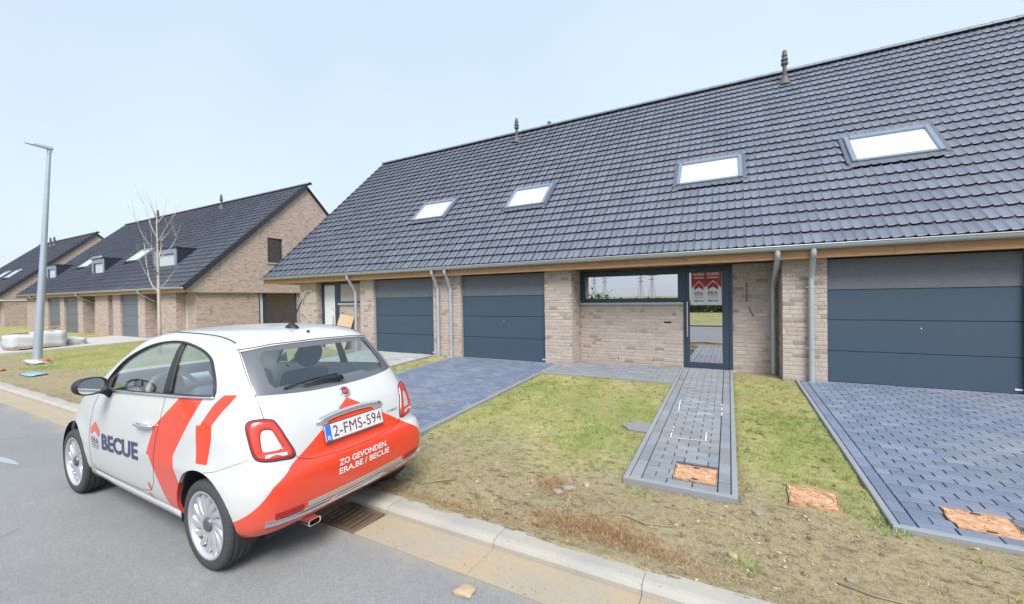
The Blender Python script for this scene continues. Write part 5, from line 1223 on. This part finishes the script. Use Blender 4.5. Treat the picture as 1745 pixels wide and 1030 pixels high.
# ---- lettering on the skin
def decal_text(body_, w_, h_, fn, bold, mat, shear=0.0):
    me, co = fit_text(body_, w_, h_, bold)
    b = bmesh.new(); b.from_mesh(me); bmesh.ops.subdivide_edges(b, edges=[e_ for e_ in b.edges if e_.calc_length() > .35], cuts=3) if False else None; b.free()
    me.vertices.foreach_set('co', np.array([tuple(fn(x, y_)) for x, y_, _ in co]).ravel()); me.update(); return obj('lettering', me, mat, body)
for sg in (1, -1):
    u = -sg       # text reads left to right seen from outside
    cxs = 1.234
    decal_text('BECUE', .685, .133, lambda x, y: side(cxs+u*x, .612+y+.046*x*sg, .0035, sg), .035, 'navy')
    lx = 1.728 if sg > 0 else .74
    decal_text('ERA', .165, .050, lambda x, y: side(lx+u*x, .580+y, .0035, sg), .0, 'navy')
    MB().add([side(lx+u*x, z, .0035, sg) for x, z in ((-.085, .537), (.085, .537), (.085, .543), (-.085, .543))], [(0, 1, 2, 3)]).build('print_line', 'navy', body)
    MB().add([side(lx+u*x, z, .0035, sg) for x, z in ((-.07, .518), (.07, .518), (.07, .523), (-.07, .523))], [(0, 1, 2, 3)]).build('print_line', 'navy', body)
    ar = [(-.098, .622), (0, .664), (.098, .622), (.098, .672), (0, .738), (-.098, .672)]
    MB().add([side(lx+u*x, z, .0035, sg) for x, z in ar], [(0, 1, 4, 5), (1, 2, 3, 4)]).build('arrow_mark', 'vinyl_red', body)
decal_text('ZO GEVONDEN.', .455, .044, lambda x, y: rear(-x-.035, .572+y, .0035), .028, 'vinyl_white')
decal_text('ERA.BE / BECUE', .475, .044, lambda x, y: rear(-x-.045, .512+y, .0035), .028, 'vinyl_white')
decal_text('HYBRID', .115, .017, lambda x, y: rear(-x-.402, .794+y, .003), .0, 'hubcap')
# ---- mirrors
for sg in (1, -1):
    mr_ = empty('door_mirror', (1.42, .905*sg, 1.085)); mr_.parent = car; mr_.rotation_euler = (0, 0, R(14)*sg)
    m = MB(); n, rr = 20, 9; V = []
    for i in range(rr+1):
        t = i/rr; r_ = math.sqrt(max(0, 1-t**2.4)); 
        for k_ in range(n):
            q = 2*math.pi*k_/n; V.append((.115*t, .108*r_*math.copysign(abs(math.cos(q))**.85, math.cos(q)), .070*r_*math.copysign(abs(math.sin(q))**.85, math.sin(q))))
    F = [(i*n+k_, i*n+(k_+1) % n, (i+1)*n+(k_+1) % n, (i+1)*n+k_) for i in range(rr) for k_ in range(n)]
    ring = [(-.012, .97), (-.016, .92), (-.012, .87), (.004, .85)]
    m.add(V, F); V2 = []
    for x, r_ in [(0, 1)]+ring: V2 += [(x, .108*r_*math.copysign(abs(math.cos(2*math.pi*k_/n))**.85, math.cos(2*math.pi*k_/n)), .070*r_*math.copysign(abs(math.sin(2*math.pi*k_/n))**.85, math.sin(2*math.pi*k_/n))) for k_ in range(n)]
    m.add(V2, [(i*n+k_, i*n+(k_+1) % n, (i+1)*n+(k_+1) % n, (i+1)*n+k_) for i in range(4) for k_ in range(n)]); m.build('housing', 'black', mr_, True)
    MB().add(V2[4*n:], [tuple(range(n))]).build('mirror_glass', m_glass('mirror', (0, 0, 0), .75, (.10, .12, .13)), mr_)
    MB().tube([(.05, -.06*sg, -.03), (.055, -.13*sg, -.075), (.06, -.17*sg, -.115)], [.035, .028, .03], 10).build('mirror_stem', 'black', mr_, True)
# ---- wheels
def make_wheel():
    w_ = empty('wheel', (0, 0, 0)); w_.parent = car; R0 = .290
    half = [(-.0925, .222), (-.0935, .245), (-.0915, .268), (-.085, .279), (-.076, .2845)]
    P = [(r_, h) for h, r_ in half]
    gx = [-.060, -.022, .022, .060]
    prof = list(P)
    for x in gx: prof += [(R0-.0008-.6*x*x, x-.0045), (R0-.009, x-.0035), (R0-.009, x+.0035), (R0-.0008-.6*x*x, x+.0045)]
    prof += [(r_, -h) for r_, h in P[::-1]]
    prof += [(.205, .085), (.205, -.085)]
    MB().lathe(prof, 72, 'y', closed=True).build('tyre', 'rubber', w_, 'auto')
    # shoulder sipes
    m = MB()
    for i in range(64):
        a = 2*math.pi*i/64; c, s = math.cos(a), math.sin(a); t = Vector((-s, 0, c))*.0022
        for sy in (1, -1):
            p0 = Vector((c*.2845, .0755*sy, s*.2845)); p1 = Vector((c*.272, .0915*sy, s*.272)); up = Vector((c, sy*.6, s)).normalized()*.0012
            m.add([p0-t+up, p0+t+up, p1+t+up, p1-t+up], [(0, 1, 2, 3)])
    tag(m.build('tread_sipes', 'rim_dark', w_, fix=False), kind='stuff')
    # rim: outer face towards +y
    yo = .082
    MB().lathe([(.222, yo+.004), (.216, yo+.010), (.205, yo+.008), (.197, yo-.004), (.193, yo-.05), (.205, -.08)], 64, 'y').build('rim', 'rim', w_, True)
    MB().lathe([(.195, yo-.034), (.158, yo-.032)], 48, 'y').build('rim_back', 'rim_dark', w_, True); MB().lathe([(.160, yo-.040), (.155, yo-.026), (.10, yo-.022), (.0, yo-.020)], 48, 'y').build('rim_dish', 'rim', w_, True)
    MB().lathe([(.205, yo-.03), (.205, yo-.05), (.0, yo-.05)], 24, 'y').build('brake_disc', 'rim_dark', w_, True)
    m = MB(); ns = 14
    for i in range(ns):
        a0_ = 2*math.pi*i/ns; V = []; st = 8
        for q in range(st+1):
            t = q/st; r_ = .040+.160*t; a = a0_+.40*t**1.4; wd = (.0085+.0195*math.sin(math.pi*min(1, t*.62+.10))*(1-.25*t)); yy = yo-.004-.012*(1-t)**2-.006*t*t
            for k_, (du, dy_) in enumerate(((-1, -.016), (-.75, .0), (0, .004), (.75, .0), (1, -.016))):
                aa = a+du*wd/r_; V.append((r_*math.cos(aa), yy+dy_, r_*math.sin(aa)))
        m.add(V, [(5*q+k_, 5*q+k_+1, 5*q+6+k_, 5*q+5+k_) for q in range(st) for k_ in range(4)]+[(0, 1, 2, 3, 4), tuple(5*st+k_ for k_ in (4, 3, 2, 1, 0))])
        # thin rib in the gap
        V = []; a1 = a0_+math.pi/ns
        for q in range(st+1):
            t = q/st; r_ = .05+.12*t; a = a1+.40*(t*.8)**1.4; yy = yo-.016-.004*t; wd = .0075*(1-.75*t)+.0015
            for du, dy_ in ((-1, -.01), (0, .002), (1, -.01)): V.append((r_*math.cos(a+du*wd/r_), yy+dy_, r_*math.sin(a+du*wd/r_)))
        m.add(V, [(3*q+k_, 3*q+k_+1, 3*q+4+k_, 3*q+3+k_) for q in range(st) for k_ in range(2)])
    m.build('spokes', 'rim', w_, 'auto')
    MB().lathe([(.047, yo-.02), (.046, yo-.004), (.038, yo+.003), (.0, yo+.005)], 32, 'y').build('hub_cap', 'hubcap', w_, True)
    return w_
wh = make_wheel(); wh.location = (0, .702, .290); first = True
for ax in (0, 2.3):
    for sg in (1, -1):
        if ax == 0 and sg == 1: continue
        o = wh.copy(); col.objects.link(o); o.parent = car; o.location = (ax, .702*sg, .290); o.rotation_euler = (0, R(13 if ax else 31), 0 if sg > 0 else math.pi)
        for ch in wh.children:
            c_ = ch.copy(); col.objects.link(c_); c_.parent = o
# ---- interior
def rbox(a, b, r_, name, mat, parent, rot=None, loc=None):
    me = MB().box(a, b).mesh(name); bm_ = bmesh.new(); bm_.from_mesh(me); bmesh.ops.bevel(bm_, geom=bm_.edges[:], offset=r_, segments=3, affect='EDGES', profile=.5); bmesh.ops.recalc_face_normals(bm_, faces=bm_.faces); bm_.to_mesh(me); bm_.free()
    o = obj(name, me, mat, parent, True)
    if loc: o.location = loc
    if rot: o.rotation_euler = rot
    return o
for sy in (.36, -.36):
    st = empty('front_seat', (1.0, sy, .42)); st.parent = car
    rbox((-.25, -.24, 0), (.30, .24, .16), .06, 'cushion', 'seat', st); rbox((-.06, -.23, 0), (.07, .23, .60), .055, 'backrest', 'seat', st, (0, R(-18), 0), (-.22, 0, .08))
    hr = MB(); n = 18; prof = [(.0, -.055), (.10, -.05), (.125, -.02), (.125, .02), (.10, .05), (0, .055)]
    o = MB().lathe(prof, 24, 'x').build('headrest', 'seat', st, True); o.location = (-.44, 0, .80); o.rotation_euler = (0, R(-12), 0)
rbox((-.05, -.56, .45), (.42, .56, .62), .06, 'rear_bench', 'seat', car); rbox((-.07, -.55, .0), (.06, .55, .46), .06, 'rear_backrest', 'seat', car, (0, R(-14), 0), (-.02, 0, .52))
for sy in (.28, -.28): rbox((-.05, -.13, 0), (.04, .13, .13), .035, 'rear_headrest', 'seat', car, (0, R(-12), 0), (-.12, sy, .985))
rbox((1.58, -.66, .62), (2.05, .66, .99), .10, 'dashboard', 'dash', car); rbox((1.50, .24, .90), (1.72, .54, 1.06), .06, 'instrument_hood', 'black', car)
s_ = empty('steering_wheel', (1.40, .38, .93)); s_.parent = car; s_.rotation_euler = (0, R(-64), 0)
MB().tube([(.185*math.cos(2*math.pi*i/36), .185*math.sin(2*math.pi*i/36), 0) for i in range(36)], .019, 10, closed=True).build('wheel_rim', 'wheel_grip', s_, True)
m = MB().tube([(0, -.18, 0), (0, .18, 0)], .022, 8); m.tube([(0, 0, 0), (-.18, 0, 0)], .022, 8); m.build('spokes', 'black', s_, True); MB().lathe([(0, .03), (.06, .025), (.07, -.01), (.03, -.14), (.0, -.14)], 20).build('hub', 'black', s_, True)
rbox((-.14, -.03, -.05), (.02, .03, .04), .01, 'interior_mirror', 'black', car, (0, 0, 0), (1.36, 0, 1.33)) if False else rbox((-.01, -.11, -.03), (.02, .11, .03), .012, 'interior_mirror', 'black', car, None, (1.40, 0, 1.34))
rbox((-.30, -.5, .60), (-.10, .5, .63), .01, 'parcel_shelf', 'car_in', car, None, (0, 0, .30))

# ================================================================ SMALL THINGS
def gh(x, y): return float(lawn_z(np.array([x]), np.array([y]))[0])
# street lamp: tapered pole leaning a little, flat head over the street
lb = Vector((-18.1, 4.02, gh(-18.1, 4.02)-.05)); lamp = empty('street_lamp', lb); tag(lamp, 'tall tapered grey street lamp on the lawn beyond the car', 'street lamp')
top_ = Vector((.12, .34, 6.45))
MB().tube([top_*t for t in (0, .02, .25, .5, .75, 1.0)], [.105, .103, .088, .072, .057, .044], 20).build('pole', 'lamp', lamp, 'auto')
MB().box((-.002, -.112, .55), (.10, -.085, .95)).build('access_hatch', 'lamp', lamp) if False else None
hd = empty('lamp_head', top_); hd.parent = lamp
MB().tube([(0, 0, -.12), (0, 0, .03)], .052, 14).build('collar', 'lamp', hd, 'auto')
m = MB(); V = []
for y, w_, t_, z_ in ((.08, .05, .05, -.005), (.03, .075, .075, .0), (-.16, .085, .07, .015), (-.33, .085, .045, .032), (-.48, .05, .025, .045)):
    V += [(-w_, y, z_), (w_, y, z_), (w_*.8, y, z_+t_), (-w_*.8, y, z_+t_)]
m.add(V, [(4*i+j, 4*i+(j+1) % 4, 4*i+4+(j+1) % 4, 4*i+4+j) for i in range(4) for j in range(4)]+[(0, 1, 2, 3), (19, 18, 17, 16)]); m.build('housing', 'lamp', hd)
MB().add([(-.065, -.14, .010), (.065, -.14, .010), (.06, -.42, .036), (-.06, -.42, .036)], [(0, 1, 2, 3)]).build('lens', 'poster_white', hd)
# bare young tree
tb = Vector((-16.1, 6.2, gh(-16.1, 6.2)-.05)); tree = empty('young_tree', tb); tag(tree, 'bare young tree with thin pale branches on the lawn', 'tree')
trunk = [(0, 0, 0), (.02, 0, 1.0), (-.01, .01, 2.0), (.02, .0, 3.0), (-.02, .01, 4.1), (.0, 0, 5.35)]
MB().tube(trunk, [.062, .052, .042, .030, .018, .005], 10).build('trunk', 'bark', tree, True)
rt = random.Random(5); cb = empty('crown', (0, 0, 0)); cb.parent = tree
def twig(p, d, L_, r_, depth):
    pts = [p]; q = Vector(d).normalized(); n = 6
    for i in range(n):
        q = (q+Vector((rt.uniform(-.16, .16), rt.uniform(-.16, .16), .16))).normalized(); pts.append(pts[-1]+q*L_/n)
    MB().tube(pts, [r_*(1-.85*i/n) for i in range(n+1)], 6).build('branch', 'bark', cb, True)
    if depth:
        for k_ in range(3):
            i = rt.randint(2, n-1); twig(pts[i], q+Vector((rt.uniform(-.9, .9), rt.uniform(-.9, .9), .4)), L_*rt.uniform(.35, .6), r_*.5, depth-1)
for z_, a, L_, out in ((2.05, 200, 1.9, 1.1), (2.15, 20, 1.0, 1.2), (2.6, 330, 1.5, .9), (2.75, 150, 1.5, .9), (3.1, 60, 1.3, .8), (3.3, 240, 1.5, .7), (3.6, 10, 1.4, .6), (3.8, 180, 1.5, .5), (4.2, 100, 1.1, .5), (4.4, 300, 1.0, .4), (4.5, 200, .9, .4)):
    a = R(a); x = np.interp(z_, [t[2] for t in trunk], [t[0] for t in trunk]); twig(Vector((x, 0, z_)), (math.cos(a)*out, math.sin(a)*out, .75), L_, .020 if z_ < 3 else .013, 1 if L_ > 1.2 else 0)
# wrapped building material on the neighbour's drive
def lump(name, size, mat, parent=None, seed=0, amp=.12, n=3):
    b = bmesh.new(); bmesh.ops.create_cube(b, size=1); bmesh.ops.subdivide_edges(b, edges=b.edges[:], cuts=n, use_grid_fill=True)
    r_ = random.Random(seed)
    for v_ in b.verts:
        c = v_.co.normalized()*.62; v_.co = v_.co.lerp(c, .35 if amp > .1 else .12); v_.co += Vector((r_.uniform(-1, 1), r_.uniform(-1, 1), r_.uniform(-1, 1)))*amp*.5
        v_.co = Vector((v_.co.x*size[0], v_.co.y*size[1], (v_.co.z+.5)*size[2]))
    me = bpy.data.meshes.new(name); b.to_mesh(me); b.free(); return obj(name, me, mat, parent, True)
pz = float(gz(-23.4, 5))+.02; pal = empty('material_pallet', (-23.4, 5.15, pz)); pal.rotation_euler = (0, 0, R(4)); tag(pal, 'pallet of building material wrapped in white plastic near the street lamp', 'pallet')
for i in range(3): MB().box((-.5, -.65+i*.58, 0), (.5, -.53+i*.58, .10)).build('pallet_bearer', 'timber', pal)
for i in range(6): MB().box((-.5+i*.18, -.70, .101), (-.38+i*.18, .70, .123)).build('pallet_board', 'timber', pal)
for i, (y, h_, s_) in enumerate(((-.36, .48, 3), (.34, .58, 4))):
    o = lump('wrapped_bundle', (1.0, .72, h_), 'film', pal, s_, .09); o.location = (0, y, .12)
for i, (y, z_, rz, l_) in enumerate(((-.45, .55, .2, .55), (-.30, .585, -.1, .7), (.35, .66, .15, .6), (.50, .66, -.25, .45), (.40, .70, .4, .4))):
    o = MB().box((-.05, -l_/2, 0), (.05, l_/2, .035)).build('timber_offcut', 'timber'); o.location = (-23.25+.05*i, 5.15+y, pz+z_+.005*i+.09); o.rotation_euler = (0, .05, rz)
    tag(o, ('raw timber offcut askew at one end of the wrapped pallet', 'longest raw timber offcut on the lower wrapped bundle', 'raw timber offcut on the taller wrapped bundle', 'short timber offcut at the edge of the taller bundle', 'short timber offcut lying across the others on the pallet')[i], 'plank', 'timber offcuts on the pallet')
o = lump('plastic_sack', (.7, .6, .38), 'film', None, 9, .14); o.location = (-23.6, 6.25, pz-.02); tag(o, 'crumpled white plastic sack slumped beside the wrapped pallet', 'sack')
# litter at the lamp foot
for nm, x, y, sz, mat, sd_, lab, cat in (('plaster_heap', -17.75, 3.95, (.75, .4, .12), 'film', 21, 'heap of white rubble at the foot of the street lamp', 'rubble'), ('plastic_scrap', -17.5, 4.02, (.22, .18, .16), 'orange_rag', 22, 'orange plastic scrap on the white rubble at the lamp', 'litter'),
        ('plastic_sheet', -14.9, 3.25, (.75, .28, .05), 'blue_film', 23, 'flat blue plastic sheet lying in the grass', 'litter'), ('plastic_scrap', -16.9, 3.05, (.5, .2, .07), 'orange_rag', 24, 'flat orange scrap lying near the kerb', 'litter')):
    o = lump(nm, sz, mat, None, sd_, .25, 2); o.location = (x, y, gh(x, y)-.01); tag(o, lab, cat)
# stones
def stone(x, y, sx, sy, sz, mat, seed, label, z=None, rz=0):
    b = bmesh.new(); bmesh.ops.create_icosphere(b, subdivisions=3, radius=1); r_ = random.Random(seed); ph = [r_.uniform(0, 6) for _ in range(6)]
    for v_ in b.verts:
        c = v_.co; k_ = 1+.16*math.sin(3*c.x+ph[0])*math.cos(2.6*c.y+ph[1])+.10*math.sin(6*c.y+ph[2]+2*c.z)+.05*math.sin(11*c.x+ph[3])*math.sin(9*c.z+ph[4]); v_.co = Vector((c.x*sx*k_, c.y*sy*k_, max(-.35, min(.8, c.z*k_))*sz))
    me = bpy.data.meshes.new('stone'); b.to_mesh(me); b.free(); o = obj('stone', me, mat, None, 'auto'); o.location = (x, y, (gh(x, y) if z is None else z)+sz*.25); o.rotation_euler = (0, 0, rz)
    tag(o, label, 'stone'); return o
stone(-1.385, 1.955, .062, .055, .030, 'stone', 1, 'round sandy stone lying alone on the asphalt by the gutter', ROAD)
stone(-1.27, 3.40, .060, .032, .028, 'stone_grey', 2, 'flat pale stone between straw and path, with a long edge', None, .4)
stone(-1.33, 3.30, .050, .03, .022, 'stone_grey', 3, 'smaller grey stone on the brown straw clump')
stone(-1.14, 3.52, .034, .03, .026, 'stone', 4, 'small tan stone in the grass near the path corner')
stone(.01, 2.985, .030, .027, .027, 'stone', 5, 'chunky tan stone on the bare soil near the kerb')
stone(.18, 3.61, .035, .025, .02, 'stone_grey', 6, 'grey stone on bare soil in front of the rusty round cover')
stone(.62, 3.05, .022, .02, .015, 'stone_grey', 7, 'tiny grey stone on bare soil in front of the wide driveway')
# twigs
for i, (pts, r_, lab) in enumerate((([(-2.51, 2.89), (-2.40, 3.0), (-2.28, 3.10)], .006, 'pale straight twig lying on the soil behind the car'),
        ([(-1.95, 2.95), (-1.86, 2.85), (-1.80, 2.72)], .004, 'thin dark twig near the kerb beside straw'), ([(-.95, 3.02), (-.72, 3.12), (-.55, 3.08), (-.38, 3.15)], .006, 'long dark root lying across the brown straw'), ([(.55, 3.0), (.72, 2.93), (.95, 2.95)], .005, 'thin root on bare soil in front of the wide driveway'))):
    P3 = [Vector((x, y, gh(x, y)+.008)) for x, y in pts]; o = MB().tube(P3, r_, 6).build('twig', 'twig', None, True); tag(o, lab, 'twig')
# white flecks of old paint on the street
for i, (x, y, l_, rz) in enumerate(((-7.1, 1.33, .35, .1), (-4.9, .75, .12, .5))):
    m = MB(); r_ = random.Random(i); n = 12
    m.add([(l_*math.cos(2*math.pi*k_/n)*r_.uniform(.5, 1), .05*math.sin(2*math.pi*k_/n)*r_.uniform(.4, 1), 0) for k_ in range(n)], [tuple(range(n))]); o = m.build('paint_mark', 'paint_faint'); o.location = (x, y, ROAD+.004); o.rotation_euler = (0, 0, rz)
    tag(o, ('long white paint smear on the asphalt beside the front wheel', 'small white paint fleck on the asphalt beside the car door')[i], 'paint mark')
# what the windows mirror: a hedge and pylons across the street
X = rng.uniform(-60, 45, 26000); Y = -24+rng.normal(0, .9, 26000); Z = np.abs(rng.normal(.55, .5, 26000))*(.5+.9*vnoise(X, X*0, .35, 3)); n = len(X)
V = np.empty((n, 3, 3)); 
for k_ in range(3): V[:, k_] = np.stack([X, Y, Z+.1], -1)+rng.normal(0, .13, (n, 3))
me = bpy.data.meshes.new('hedge'); me.from_pydata(V.reshape(-1, 3).tolist(), [], np.arange(n*3).reshape(-1, 3).tolist()); at = me.attributes.new('tint', 'FLOAT', 'FACE'); at.data.foreach_set('value', rng.uniform(0, 1, n).astype(np.float32)); me.update()
tag(obj('hedge', me, 'hedge'), 'low dark scrub along the field, mirrored in the door glass', 'scrub', kind='stuff')
def pylon_mesh():
    m = MB(); r_ = .22
    def half(z): return np.interp(z, [0, 22, 30, 38], [3.6, 1.1, .9, .2])
    zs = [0, 6, 11, 15, 18.5, 22, 25, 28, 31, 34, 38]
    for sx, sy in ((1, 1), (1, -1), (-1, 1), (-1, -1)): m.tube([(sx*half(z), sy*half(z), z) for z in zs], r_, 4)
    for z0, z1 in zip(zs[:-1], zs[1:]):
        for sy in (1, -1): m.tube([(-half(z0), sy*half(z0), z0), (half(z1), sy*half(z1), z1)], r_*.7, 3); m.tube([(half(z0), sy*half(z0), z0), (-half(z1), sy*half(z1), z1)], r_*.7, 3)
    for z, l_ in ((24, 7), (29, 8.5), (34, 6)): m.tube([(-l_, 0, z), (0, 0, z+1), (l_, 0, z)], r_, 4); m.tube([(-l_, 0, z), (l_, 0, z)], r_, 4)
    return m.mesh('lattice')
pm = pylon_mesh(); pm.materials.append(M['pylon'])
for i, (x, y) in enumerate(((-92, -560), (-118, -620), (-168, -600), (-196, -640), (-225, -580))):
    o = bpy.data.objects.new('pylon', pm); col.objects.link(o); o.location = (x, y, -.1); o.rotation_euler = (0, 0, .5); tag(o, 'steel lattice pylon mirrored in the long window', 'pylon', 'pylons across the street')
